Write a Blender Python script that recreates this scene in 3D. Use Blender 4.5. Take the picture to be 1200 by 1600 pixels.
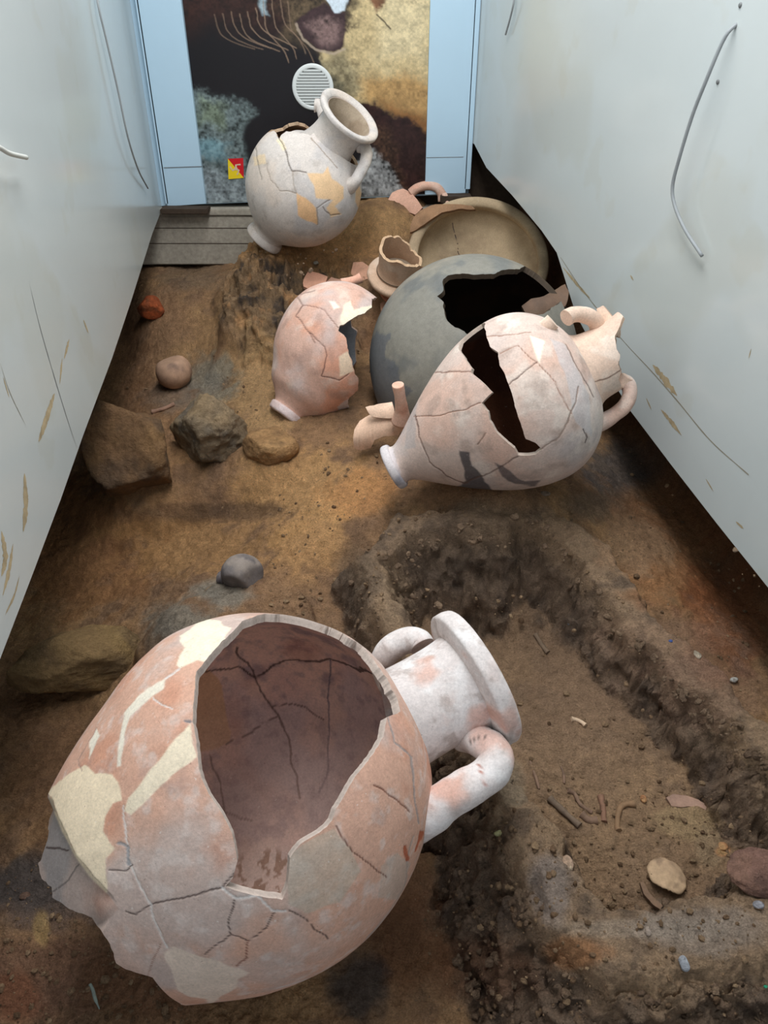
import bpy, math, random
import numpy as np
random.seed(7)
for o in list(bpy.data.objects): bpy.data.objects.remove(o)
SC = bpy.context.scene
COL = SC.collection
# ------------------------------------------------------------------ camera
F = 1200.0; CZ = 1.35; TH = math.radians(34.0)
ST, CT = math.sin(TH), math.cos(TH)
cd = bpy.data.cameras.new('camera'); cam = bpy.data.objects.new('camera', cd); COL.objects.link(cam)
cam.location = (0, 0, CZ); cam.rotation_euler = (math.pi/2 - TH, 0, 0)
cd.sensor_fit = 'VERTICAL'; cd.sensor_height = 32; cd.lens = 24; cd.clip_start = 0.02
SC.camera = cam
# ------------------------------------------------------------------ world and light
w = bpy.data.worlds.new('world'); SC.world = w; w.use_nodes = True
w.node_tree.nodes['Background'].inputs[0].default_value = (0.80, 0.90, 1.0, 1)
w.node_tree.nodes['Background'].inputs[1].default_value = 0.52
def area(name, loc, target, sx, sy, power, col):
    l = bpy.data.lights.new(name, 'AREA'); l.shape = 'RECTANGLE'; l.size = sx; l.size_y = sy
    l.energy = power; l.color = col
    o = bpy.data.objects.new(name, l); COL.objects.link(o); o.location = loc
    from mathutils import Vector
    d = Vector(target) - Vector(loc); o.rotation_euler = d.to_track_quat('-Z', 'Y').to_euler()
area('skylight_lamp', (-0.05, 1.35, CZ+1.25), (-0.05, 1.35, 0), 0.5, 1.8, 40, (0.98, 0.99, 1.0))
SC.view_settings.view_transform = 'Standard'; SC.view_settings.look = 'None'
SC.view_settings.exposure = 0.07; SC.view_settings.gamma = 1.0; SC.view_settings.use_curve_mapping = False

# ------------------------------------------------------------------ geometry helpers
CAM = np.array([0, 0, CZ])
def ray(px, py):
    u = (np.asarray(px, float)-600)/F; v = (np.asarray(py, float)-800)/F
    return np.stack([u, CT - v*ST, -(ST + v*CT)], -1)
def PZ(px, py, z): return CAM + ray(px, py)*np.asarray(z, float)[..., None] if np.ndim(z) else CAM + ray(px, py)*z
def PD(px, py, drop): r = ray(px, py); return CAM + r*(drop/(-r[..., 2:3]))
def PY(px, py, y): r = ray(px, py); return CAM + r*(y/r[1])
def project(P):
    d = P - CAM; z = d[..., 1]*CT - d[..., 2]*ST
    up = d[..., 1]*ST + d[..., 2]*CT
    z = np.maximum(z, 1e-3)
    return 600 + F*d[..., 0]/z, 800 - F*up/z, z
def lin(c):
    c = np.asarray(c, float)/255.0
    return np.where(c <= 0.04045, c/12.92, ((c+0.055)/1.055)**2.4)
def nrm(v): v = np.asarray(v, float); return v/np.maximum(np.linalg.norm(v, axis=-1, keepdims=True), 1e-12)
def _h(ix, iy, iz, seed):
    h = ix*np.uint32(374761393) + iy*np.uint32(668265263) + iz*np.uint32(2147483647) + np.uint32((seed*974711) & 0xffffffff)
    h ^= h >> np.uint32(13); h *= np.uint32(1274126177)
    h ^= h >> np.uint32(16); h *= np.uint32(2246822519)
    h ^= h >> np.uint32(15)
    return (h & np.uint32(0xffff)).astype(np.float32)*np.float32(1/32767.5) - np.float32(1)
def vnoise(P, seed=0):
    Fl = np.floor(P); f = (P-Fl).astype(np.float32); f = f*f*f*(f*(f*6-15)+10)
    I = Fl.astype(np.int64).astype(np.uint32); x, y, z = I[..., 0], I[..., 1], I[..., 2]; r = 0; o1 = np.uint32(1)
    fx, fy, fz = f[..., 0], f[..., 1], f[..., 2]
    for a in (0, 1):
        X_ = x+o1 if a else x; wa = fx if a else 1-fx
        for b in (0, 1):
            Y_ = y+o1 if b else y; wb = wa*(fy if b else 1-fy)
            h0 = _h(X_, Y_, z, seed); h1 = _h(X_, Y_, z+o1, seed)
            r = r + wb*(h0+(h1-h0)*fz)
    return r
def fbm(P, scale, octv=4, seed=0, gain=0.5):
    P = np.asarray(P, float)*scale; a = 1.0; s = 0; t = 0
    for k in range(octv):
        s = s + a*vnoise(P + 17.3*k, seed+k); t += a; a *= gain; P = P*2.03
    return s/t*1.6
def ridged(P, scale, octv=4, seed=0):
    P = np.asarray(P, float)*scale; a = 1.0; s = 0; t = 0
    for k in range(octv):
        s = s + a*(1-2*np.abs(vnoise(P+9.1*k, seed+k))); t += a; a *= 0.55; P = P*2.1
    return s/t
def sstep(a, b, x): t = np.clip((x-a)/(b-a), 0, 1); return t*t*(3-2*t)
def segdist(X, Y, pts, closed=False):
    pts = [tuple(p[:2]) for p in pts]
    if closed: pts = pts + [pts[0]]
    d = np.full(X.shape, 1e9); arc = np.zeros(X.shape)
    for k in range(len(pts)-1):
        (ax, ay), (bx, by) = pts[k], pts[k+1]
        dx, dy = bx-ax, by-ay; L = dx*dx+dy*dy+1e-12
        t = np.clip(((X-ax)*dx+(Y-ay)*dy)/L, 0, 1)
        q = np.hypot(X-ax-t*dx, Y-ay-t*dy)
        m = q < d; d = np.where(m, q, d); arc = np.where(m, k+t, arc)
    return d, arc
def psdf(X, Y, pts):          # negative inside
    d, _ = segdist(X, Y, pts, True); ins = np.zeros(X.shape, bool); n = len(pts)
    for k in range(n):
        (ax, ay), (bx, by) = pts[k], pts[(k+1) % n]
        if ay == by: continue
        c = ((ay > Y) != (by > Y)) & (X < (bx-ax)*(Y-ay)/(by-ay)+ax)
        ins ^= c
    return np.where(ins, -d, d)
def zz(pts, sx, sy, k): return [(sx+a/k, sy+b/k) for a, b in pts]
def catmull(pts, n):
    p = np.asarray(pts, float); m = len(p)
    q = np.vstack([2*p[0]-p[1], p, 2*p[-1]-p[-2]])
    d = np.r_[0, np.cumsum(np.linalg.norm(np.diff(p, axis=0), axis=1))]; t = np.linspace(0, d[-1], n)
    k = np.clip(np.searchsorted(d, t, side='right')-1, 0, m-2); f = ((t-d[k])/(d[k+1]-d[k]))[:, None]
    a, b, c, e = q[k], q[k+1], q[k+2], q[k+3]
    return 0.5*((2*b)+(-a+c)*f+(2*a-5*b+4*c-e)*f*f+(-a+3*b-3*c+e)*f**3)
# ------------------------------------------------------------------ object helpers
def wloc(o):
    v = np.zeros(3)
    while o is not None: v += np.array(o.location); o = o.parent
    return v
def tag(o, label=None, cat=None, group=None, kind=None):
    if label: o['label'] = label
    if cat: o['category'] = cat
    if group: o['group'] = group
    if kind: o['kind'] = kind
    return o
def thing(name, label, cat, loc, group=None):
    o = bpy.data.objects.new(name, None); COL.objects.link(o); o.location = tuple(float(a) for a in loc)
    o.empty_display_size = 0.05
    return tag(o, label, cat, group)
def mesh(name, V, faces, mat, parent=None, cols=None, smooth=True, origin=None, flat=None):
    """V world coordinates; faces list of arrays (n,3)/(n,4)"""
    V = np.asarray(V, float)
    if not isinstance(faces, (list, tuple)): faces = [faces]
    if len(faces) and not isinstance(faces[0], np.ndarray): faces = [np.array([f]) for f in faces]
    off = wloc(parent) if parent is not None else (np.zeros(3) if origin is None else np.asarray(origin, float))
    me = bpy.data.meshes.new(name); L = V - off
    me.vertices.add(len(V)); me.vertices.foreach_set('co', L.astype(np.float32).ravel())
    idx = np.concatenate([f.ravel() for f in faces]); cnt = np.concatenate([np.full(len(f), f.shape[1]) for f in faces])
    me.loops.add(len(idx)); me.loops.foreach_set('vertex_index', idx.astype(np.int32))
    me.polygons.add(len(cnt)); st = np.r_[0, np.cumsum(cnt)[:-1]]
    me.polygons.foreach_set('loop_start', st.astype(np.int32))
    sm = np.full(len(cnt), bool(smooth))
    if flat is not None: sm[flat] = False
    me.polygons.foreach_set('use_smooth', sm)
    me.update(calc_edges=True); me.validate()
    if cols is not None:
        ca = me.color_attributes.new('col', 'FLOAT_COLOR', 'POINT')
        c4 = np.ones((len(V), 4), np.float32); c4[:, :3] = cols; ca.data.foreach_set('color', c4.ravel())
    me.materials.append(mat)
    o = bpy.data.objects.new(name, me); COL.objects.link(o)
    if parent is not None: o.parent = parent
    elif origin is not None: o.location = tuple(float(a) for a in origin)
    return o
def gridfaces(nu, nv, wrapu=False):
    iu = np.arange(nu if wrapu else nu-1); iv = np.arange(nv-1)
    a, b = np.meshgrid(iu, iv, indexing='ij'); a2 = (a+1) % nu
    return np.stack([a*nv+b, a2*nv+b, a2*nv+b+1, a*nv+b+1], -1).reshape(-1, 4)
def box(name, c, ex, ey, ez, mat, parent=None, cols=None, bev=0.003):
    """box with centre c and half-extent vectors; chamfered edges"""
    c, ex, ey, ez = [np.asarray(a, float) for a in (c, ex, ey, ez)]
    import bmesh
    bm = bmesh.new(); bmesh.ops.create_cube(bm, size=2)
    lx, ly, lz = [np.linalg.norm(a) for a in (ex, ey, ez)]
    for v in bm.verts: v.co = (v.co[0]*lx, v.co[1]*ly, v.co[2]*lz)
    b = min(bev, 0.3*min(lx, ly, lz))
    bmesh.ops.bevel(bm, geom=bm.edges[:], offset=b, segments=2, affect='EDGES')
    V = np.array([v.co[:] for v in bm.verts]); Fc = [np.array([[v.index for v in f.verts]]) for f in bm.faces]
    bm.free()
    W = c + V[:, :1]*ex/lx + V[:, 1:2]*ey/ly + V[:, 2:]*ez/lz
    return mesh(name, W, Fc, mat, parent, smooth=False, origin=None if parent is not None else c,
                cols=None if cols is None else np.tile(cols, (len(V), 1)))
# ------------------------------------------------------------------ materials
def new_mat(name, rough=0.85, spec=0.3, scales=((40, 0.25), (220, 0.25)), bump=((120, 0.3, 0.004),), base=None, tint=None, coat=0, specks=None):
    m = bpy.data.materials.new(name); m.use_nodes = True; nt = m.node_tree; N = nt.nodes; L = nt.links
    b = N['Principled BSDF']; b.inputs['Roughness'].default_value = rough
    b.inputs['Specular IOR Level'].default_value = spec; b.inputs['Coat Weight'].default_value = coat
    tc = N.new('ShaderNodeTexCoord')
    if base is None:
        a = N.new('ShaderNodeAttribute'); a.attribute_name = 'col'; cur = a.outputs['Color']
    else:
        a = N.new('ShaderNodeRGB'); a.outputs[0].default_value = (*lin(base), 1); cur = a.outputs[0]
    for sc, amt in scales:
        n = N.new('ShaderNodeTexNoise'); n.inputs['Scale'].default_value = sc; n.inputs['Detail'].default_value = 5
        n.inputs['Roughness'].default_value = 0.65
        L.new(tc.outputs['Object'], n.inputs['Vector'])
        r = N.new('ShaderNodeMapRange'); r.inputs['From Min'].default_value = 0.3; r.inputs['From Max'].default_value = 0.7
        r.inputs['To Min'].default_value = 1-amt; r.inputs['To Max'].default_value = 1+amt
        L.new(n.outputs['Fac'], r.inputs['Value'])
        mx = N.new('ShaderNodeVectorMath'); mx.operation = 'MULTIPLY'
        L.new(cur, mx.inputs[0]); L.new(r.outputs[0], mx.inputs[1]); cur = mx.outputs[0]
    if specks:
        for sc, thr, colr, amt in specks:
            n = N.new('ShaderNodeTexNoise'); n.inputs['Scale'].default_value = sc; n.inputs['Detail'].default_value = 3
            L.new(tc.outputs['Object'], n.inputs['Vector'])
            r = N.new('ShaderNodeMapRange'); r.inputs['From Min'].default_value = thr; r.inputs['From Max'].default_value = thr+0.05
            r.inputs['To Max'].default_value = amt
            L.new(n.outputs['Fac'], r.inputs['Value'])
            mx = N.new('ShaderNodeMix'); mx.data_type = 'RGBA'
            L.new(r.outputs[0], mx.inputs['Factor']); L.new(cur, mx.inputs['A']); mx.inputs['B'].default_value = (*lin(colr), 1)
            cur = mx.outputs['Result']
    L.new(cur, b.inputs['Base Color'])
    prev = None
    for sc, stg, dist in bump:
        n = N.new('ShaderNodeTexNoise'); n.inputs['Scale'].default_value = sc; n.inputs['Detail'].default_value = 8
        n.inputs['Roughness'].default_value = 0.65
        L.new(tc.outputs['Object'], n.inputs['Vector'])
        bp = N.new('ShaderNodeBump'); bp.inputs['Strength'].default_value = stg; bp.inputs['Distance'].default_value = dist
        L.new(n.outputs['Fac'], bp.inputs['Height'])
        if prev: L.new(prev, bp.inputs['Normal'])
        prev = bp.outputs['Normal']
    if prev: L.new(prev, b.inputs['Normal'])
    return m
M_SOIL = new_mat('packed_soil', 0.95, 0.12, ((12, 0.12), (60, 0.22), (300, 0.28)), ((40, 0.8, 0.03), (150, 0.9, 0.016), (520, 0.8, 0.006)),
                 specks=((330, 0.71, (190, 170, 140), 0.6), (150, 0.30, (0, 0, 0), 0.0)))
M_ROCK = new_mat('rough_rock', 0.92, 0.2, ((18, 0.2), (90, 0.22)), ((26, 0.9, 0.03), (110, 0.9, 0.014), (420, .7, .005)))
M_CLAY = new_mat('fired_clay', 0.86, 0.22, ((9, 0.05), (45, 0.08), (260, 0.13)), ((90, 0.22, 0.003), (420, 0.3, 0.0015)),
                 specks=((240, 0.70, (120, 80, 62), 0.45), (190, 0.70, (232, 224, 216), 0.5)))
M_DARKCLAY = new_mat('smoked_clay', 0.6, 0.4, ((9, 0.10), (60, 0.12), (300, 0.10)), ((60, 0.2, 0.003), (300, 0.2, 0.001)))
M_BONE = new_mat('old_bone', 0.8, 0.3, ((60, 0.15), (300, 0.1)), ((150, 0.3, 0.002),))
M_WOOD = new_mat('weathered_wood', 0.85, 0.2, ((8, 0.15), (70, 0.2)), ((80, 0.3, 0.003),), base=(168, 160, 146))
M_DKWOOD = new_mat('dark_wood', 0.85, 0.2, ((8, 0.15), (70, 0.2)), ((80, 0.3, 0.003),), base=(70, 58, 48))
M_WHITE = new_mat('white_laminate', 0.16, 0.5, ((3, 0.02),), ((4, 0.02, 0.004),), base=(202, 208, 207), coat=0.0, specks=((2.2, .56, (190, 188, 172), .22), (7, .62, (188, 182, 160), .14)))
M_FRAMEW = new_mat('white_board', 0.4, 0.4, ((3, 0.02),), (), base=(188, 216, 234))
M_VENT = new_mat('white_plastic', 0.4, 0.5, (), (), base=(225, 228, 226))
M_CABLE = new_mat('grey_cable_sheath', 0.5, 0.4, ((30, 0.08),), (), base=(150, 154, 156))
M_WCABLE = new_mat('white_cable_sheath', 0.5, 0.4, ((30, 0.05),), (), base=(205, 205, 198))
M_MUD = new_mat('dried_mud', 0.9, 0.1, ((40, 0.25),), (), base=(178, 160, 128))
M_MUD2 = new_mat('thin_dirt_film', 0.9, 0.1, ((40, 0.15),), (), base=(150, 142, 126))
M_PRINT = new_mat('printed_board', 0.3, 0.4, ((90, 0.10), (300, 0.12)), ())
M_STEEL = new_mat('dull_metal', 0.45, 0.5, (), (), base=(120, 122, 122))

# ------------------------------------------------------------------ terrain
YB = 2.95                                       # back wall
def xr(y): return 0.316 + 0.21*(2.9-y)           # right wall face
XL = -0.812; SL = 0.12                          # left wall face
def xl(y): return XL + SL*(YB-y)
ctrl = [  # px, py, drop below the lens
 (-200,1600,1.26),(0,1600,1.26),(300,1600,1.265),(600,1600,1.27),(720,1560,1.27),(600,1450,1.25),(0,1420,1.24),(-100,1300,1.26),(0,1250,1.28),(200,1350,1.22),(420,1350,1.22),(560,1250,1.22),(600,1380,1.25),
 (30,1150,1.31),(130,1120,1.31),(100,950,1.30),(60,1000,1.31),(-80,1000,1.33),(180,900,1.26),(250,930,1.2),(300,965,1.12),(360,930,1.11),(400,912,1.1),(260,1010,1.13),(230,1060,1.20),(378,893,1.13),(420,880,1.10),
 (340,880,1.16),(300,870,1.19),(480,950,1.10),(500,850,1.05),(560,780,1.00),(520,1000,1.12),(450,1000,1.13),(540,900,1.09),(500,920,1.1),
 (220,830,1.2),(120,800,1.22),(60,850,1.26),(330,805,1.15),(400,780,1.1),(300,745,1.10),(220,770,1.13),(400,735,1.05),(460,700,1.00),(480,780,1.04),(380,830,1.13),
 (275,600,1.04),(330,560,0.99),(200,560,1.06),(230,620,1.07),(350,600,1.02),(140,620,1.12),(100,700,1.2),(300,440,0.84),(240,475,0.90),(340,430,0.83),(330,500,0.92),(260,530,0.97),(380,580,0.97),(410,620,0.965),(200,690,1.1),(325,720,1.07),
 (400,560,0.94),(450,560,0.93),(440,650,0.955),(520,660,0.955),(480,600,0.95),(590,720,0.965),(600,600,0.95),(560,560,0.93),(540,700,0.975),
 (370,470,0.84),(350,520,0.90),(430,400,0.75),(400,425,0.765),(375,415,0.83),(240,418,0.86),(300,418,0.86),(470,385,0.735),(520,390,0.75),(570,400,0.765),(560,450,0.84),(500,450,0.83),(460,470,0.85),(600,440,0.82),(590,360,0.69),(640,350,0.69),(560,340,0.68),(600,330,0.67),(700,340,0.71),
 (620,460,0.80),(680,450,0.80),(750,400,0.86),(850,390,0.88),(820,440,0.95),(600,520,0.92),(700,560,1.08),(800,560,1.10),(760,620,1.06),
 (650,720,0.965),(600,760,0.985),(700,780,0.955),(790,790,0.925),(780,745,0.93),(860,760,0.94),(930,740,1.01),(950,690,1.03),(1000,800,1.06),(1060,860,1.09),(1000,740,1.08),(1100,900,1.12),(1180,1000,1.13),(1020,900,1.06),(1120,1000,1.1),(1250,1100,1.13),(1300,1000,1.14),
 (750,930,1.125),(850,950,1.13),(680,920,1.12),(900,1030,1.14),(850,1150,1.145),(950,1200,1.15),(1050,1250,1.15),(1130,1330,1.15),(950,1350,1.16),(1050,1400,1.16),(880,1250,1.15),(1180,1300,1.15),(1280,1330,1.15),
 (700,1400,1.24),(760,1350,1.22),(700,1480,1.26),(800,1560,1.265),(900,1600,1.26),(1050,1640,1.24),(1200,1600,1.22),(1300,1560,1.22),(640,1280,1.22),
]
cp = np.array([PD(a, b, d) for a, b, d in ctrl])
def tps(r2): return 0.5*r2*np.log(r2+1e-9)
_A = cp[:, None, :2]-cp[None, :, :2]; K = tps((_A**2).sum(-1)) + np.eye(len(cp))*0.0004
Q = np.c_[np.ones(len(cp)), cp[:, :2]]
SOL = np.linalg.solve(np.block([[K, Q], [Q.T, np.zeros((3, 3))]]), np.r_[cp[:, 2], 0, 0, 0])
crest = [(735,1150,1.055,.045),(650,1010,1.03,.040),(600,940,1.01,.040),(580,870,0.995,.045),(640,818,0.97,.055),(740,797,0.95,.062),(850,803,0.955,.062),(925,860,0.985,.055),(985,940,1.00,.050),(1070,1030,1.01,.055),(1150,1105,1.01,.06),(1230,1170,1.01,.06),(1330,1290,1.03,.06),
 (1280,1400,1.055,.055),(1150,1440,1.07,.055),(1040,1462,1.08,.05),(945,1460,1.085,.045),(885,1395,1.075,.045),(835,1300,1.065,.045),(790,1225,1.06,.045)]
cw = np.array([PD(a, b, d) for a, b, d, _ in crest]); cwid = np.array([c[3] for c in crest])
def base_h(x, y):
    sh = x.shape; x = x.ravel(); y = y.ravel(); out = np.empty(len(x))
    yc = np.clip(y, 0.2, 3.0)
    xc = np.clip(x, -1.05, xr(yc)+0.12)
    for s in range(0, len(x), 40000):
        e = s+40000
        r2 = (xc[s:e, None]-cp[None, :, 0])**2+(yc[s:e, None]-cp[None, :, 1])**2
        out[s:e] = tps(r2)@SOL[:len(cp)] + SOL[len(cp)] + SOL[len(cp)+1]*xc[s:e] + SOL[len(cp)+2]*yc[s:e]
    return out.reshape(sh)
def ground(x, y, full=False):
    x = np.asarray(x, float); y = np.asarray(y, float)
    P = np.stack([x, y, 0*x], -1)
    z = base_h(x, y)
    wob = 0.022*fbm(P, 9, 4, 3); wob2 = 0.010*fbm(P, 30, 3, 5)
    ring_ = [(a, b) for a, b in cw[:, :2]]
    d, arc = segdist(x, y, ring_, True)
    inside = psdf(x, y, ring_)
    k = np.floor(arc).astype(int) % len(cw); f = arc-np.floor(arc); k2 = (k+1) % len(cw)
    cz = cw[k, 2]*(1-f)+cw[k2, 2]*f; wd = cwid[k]*(1-f)+cwid[k2]*f
    z = z + (np.minimum(z, CZ-1.135+0.02*fbm(P, 4, 2, 8)) - z)*sstep(0.0, -0.02, inside)
    dd = d + wob + wob2
    run = np.where(inside > 0, np.where(y < 0.85, 2.0, 1.3), 1.1)*wd
    t = np.clip((dd-wd*0.6)/run, 0, 3)
    rz = cz - 0.012*(dd/wd)**2*(dd < wd) - 0.16*t**1.1
    s = 0.010
    zz_ = np.maximum(z, rz) ; h = np.clip(0.5+0.5*(rz-z)/s, 0, 1)
    zr = z*(1-h)+rz*h + s*h*(1-h)
    onr = sstep(-0.02, 0.03, rz-z + 0.02)
    # loose conglomerate under the far jar
    px, py, _ = project(np.stack([x, y, zr], -1))
    ms = psdf(px+10*fbm(P, 12, 3, 61), py+10*fbm(P, 12, 3, 62), [(345,520),(342,480),(370,430),(400,395),(450,420),(500,430),(560,440),(575,500),(560,560),(430,570),(380,555)])
    mound = sstep(18, -18, ms)
    cl = psdf(px+8*fbm(P, 12, 3, 63), py+8*fbm(P, 12, 3, 64), [(345,530),(340,480),(368,430),(396,395),(420,372),(420,250),(800,250),(780,330),(700,420),(610,450),(585,500),(560,560),(430,570),(380,555)])
    zr = zr + 0.05*sstep(8, -10, cl)
    t1 = psdf(px+10*fbm(P, 10, 3, 65), py+10*fbm(P, 10, 3, 66), [(215,1030),(250,985),(295,950),(350,918),(410,903),(470,930),(520,1050),(300,1120),(220,1090)]); zr = zr+0.04*sstep(6, -14, t1)
    t2 = psdf(px+10*fbm(P, 10, 3, 67), py+10*fbm(P, 10, 3, 68), [(40,800),(180,838),(300,815),(420,775),(470,745),(420,690),(40,700)]); zr = zr+0.035*sstep(6, -30, t2)
    rough = np.clip(0.12 + 1.0*onr*sstep(0.0, 0.5, t+0.1) + 1.0*mound, 0, 1.15)
    # right-hand slope and pit floor stay fine
    P3 = np.stack([x, y, zr*1.3], -1)
    zr = zr + rough*(0.026*(ridged(P3, 14, 4, 11)-.3) + 0.008*(ridged(P3, 36, 2, 15)-.3) + 0.003*fbm(P3, 110, 2, 13)) + 0.007*fbm(P, 11, 4, 21) + 0.0026*fbm(P, 60, 2, 23) + 0.0016*fbm(P, 190, 2, 25)
    zr = zr + mound*0.016*fbm(P, 24, 3, 31)
    # shallow crevice across the left slope
    cr = [PD(a, b, c)[:2] for a, b, c in ((180,850,1.22),(260,825,1.18),(340,800,1.15),(410,790,1.1))]
    dc, _ = segdist(x+wob*0.6, y+wob*0.6, cr); zr = zr - 0.022*np.exp(-(dc/0.022)**2)
    cr = [PD(a, b, c)[:2] for a, b, c in ((330,720,1.07),(370,715,1.06))]
    dc, _ = segdist(x, y, cr); zr = zr - 0.03*np.exp(-(dc/0.03)**2)
    # banks outside the booth panels
    bl = sstep(-1.08, -1.34, x); br = sstep(0.16, 0.30, x-xr(np.clip(y, -1, 3.2)))
    zr = zr + (CZ-0.12-zr)*np.maximum(bl, br)
    if full: return zr, onr, mound, t
    return zr
def hit(px, py):
    """where the view ray of a pixel meets the ground"""
    r = ray(px, py); ys = np.linspace(0.35, 2.94, 700); P = CAM + r*(ys/r[1])[:, None]
    g = ground(P[:, 0], P[:, 1]); below = np.where(P[:, 2] < g)[0]
    k = below[0] if len(below) else len(ys)-1
    return np.array([P[k, 0], P[k, 1], g[k]])
nr_, nc_ = 800, 600
yy = 0.40*np.exp(np.linspace(0, math.log(2.97/0.40), nr_)); yy = np.r_[np.linspace(-0.6, 0.38, 24), yy, 3.08]; nr_ = len(yy)
yq = np.clip(yy, 0.35, 3)[:, None]
lo = np.maximum(-0.95, -0.80*yq-0.12); hi = np.minimum(xr(yq)+0.16, 0.80*yq+0.14)
tc_ = np.linspace(0, 1, nc_)[None]; mid_ = (tc_-0.10)/0.80
XX = np.where(mid_ < 0, lo-(lo+1.75)*(-mid_/0.125), np.where(mid_ > 1, hi+(1.75-hi)*((mid_-1)/0.125), lo+(hi-lo)*mid_))
YY = np.repeat(yy[:, None], nc_, 1)
ZZ, ONR, MND, TT = ground(XX, YY, True)
G3 = np.stack([XX, YY, ZZ], -1); gn = nrm(np.cross(np.gradient(G3, axis=1), np.gradient(G3, axis=0))); gn = gn*np.sign(gn[..., 2:3]+1e-9)
for _ in range(4): gn = nrm(gn + np.roll(gn, 1, 0)+np.roll(gn, -1, 0)+np.roll(gn, 1, 1)+np.roll(gn, -1, 1))
rgh = np.clip(ONR*sstep(0.05, 0.5, TT) + MND*1.1, 0, 1.2)*(np.abs(XX) < 1.1)
G3 = G3 + gn*(rgh*(0.016*(ridged(G3, 20, 2, 71)-.35) + 0.005*fbm(G3, 50, 2, 75)))[..., None]
PT = G3.reshape(-1, 3)
px, py, pz = project(PT)
n1 = fbm(PT, 5, 4, 41); n2 = fbm(PT, 18, 4, 42); n3 = fbm(PT, 60, 3, 43)
def mixc(c, col, f): return c*(1-f[:, None]) + lin(col)[None, :]*f[:, None]
colr = np.tile(lin((126, 96, 70)), (len(PT), 1))
colr = mixc(colr, (150, 116, 80), sstep(-0.3, 0.7, n1)*0.7)
colr = mixc(colr, (98, 76, 60), sstep(0.0, 0.8, n2)*0.6)
def blob(x, y, rx, ry, col, amt):
    global colr
    d = np.hypot((px-x)/rx, (py-y)/ry) + 0.35*n2 + 0.12*n3
    colr = mixc(colr, col, amt*sstep(1.15, 0.55, d))
onr = ONR.ravel(); mnd = MND.ravel()
pitp = psdf(PT[:, 0], PT[:, 1], [(a, b) for a, b in cw[:, :2]])
pit = sstep(0.02, -0.03, pitp)
colr = mixc(colr, (122, 100, 80), pit*(1-onr)*0.6)
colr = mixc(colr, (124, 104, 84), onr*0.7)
colr = mixc(colr, (92, 76, 64), onr*sstep(0.1, 0.5, TT.ravel())*0.7)  # top light put into the colour: ridge crests lighter, faces darker
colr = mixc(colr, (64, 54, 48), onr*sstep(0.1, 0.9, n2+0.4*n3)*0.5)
colr = mixc(colr, (98, 82, 62), mnd*0.6)
colr = mixc(colr, (50, 44, 42), mnd*sstep(0.1, 0.8, n2+0.5*n3)*0.8)
colr = mixc(colr, (168, 124, 84), mnd*sstep(0.15, 0.9, -n2+0.4*n3)*0.6)
for a in ((470,760,120,70,(176,134,88),.6),(480,850,80,60,(170,128,84),.6),(560,770,70,40,(168,118,74),.6),(400,600,70,90,(164,130,90),.6),(500,390,140,40,(158,118,78),.7),(590,350,60,30,(160,124,84),.5),
          (300,430,60,30,(96,84,70),.5),(330,590,45,40,(108,108,98),.65),(270,620,50,25,(104,100,92),.5),(345,925,60,26,(118,114,104),.7),(280,970,60,40,(112,108,98),.7),(250,1000,40,40,(96,88,78),.5),
          (980,730,90,45,(70,70,70),.75),(930,790,60,30,(96,86,74),.5),(1060,850,110,120,(134,92,60),.7),(1130,960,70,110,(120,70,42),.7),(1020,640,60,60,(92,58,36),.7),(1000,850,60,50,(140,116,92),.5),
          (700,1100,400,200,(104,84,68),.3),(1080,1285,55,32,(140,116,86),.8),(1110,1325,26,36,(138,116,90),.6),(1130,1330,14,10,(186,130,88),.9),(800,1225,26,46,(120,112,96),.35),(860,1390,40,60,(120,112,108),.5),
          (1000,1450,140,20,(140,124,108),.5),(1090,1450,130,40,(130,118,108),.5),(900,1490,60,30,(130,86,52),.6),(760,1520,90,60,(96,66,48),.6),(640,1480,60,90,(112,76,52),.7),(620,1400,80,120,(104,72,52),.6),(560,1540,50,60,(60,56,54),.8),
          (60,1400,140,60,(92,78,70),.8),(40,1380,90,50,(64,60,58),.7),(60,1540,180,80,(104,76,60),.8),(230,1540,120,60,(112,80,58),.8),(30,1560,50,50,(116,70,48),.5),(65,1450,14,30,(160,130,84),.6),
          (100,1200,140,120,(92,66,46),.7),(130,860,140,120,(112,74,44),.6),(300,850,140,60,(150,112,72),.6),(330,800,140,16,(84,66,52),.7),(180,560,60,160,(90,62,42),.5),(240,700,80,120,(120,86,58),.3),
          (700,860,120,60,(84,70,58),.5),(560,900,40,70,(80,68,58),.6),(1040,1010,120,60,(124,98,80),.5),(1100,1080,110,60,(108,84,70),.5),(620,930,26,50,(132,110,88),.6)):
    blob(*a)
OTH = sstep(-0.95, -1.1, PT[:, 0]) + sstep(0.1, 0.2, PT[:, 0]-xr(PT[:, 1]))
colr = mixc(colr, (70, 46, 30), np.clip(OTH, 0, 1)*0.8)
colr = np.clip(colr*2.15*np.array([1.0, 1.03, 1.06]), 0, .8)
tag(mesh('floor', PT, gridfaces(nr_, nc_)[:, ::-1], M_SOIL, cols=colr), 'excavated brown soil with slopes, hollows and the ridge round the burial pit', kind='structure')

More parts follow.
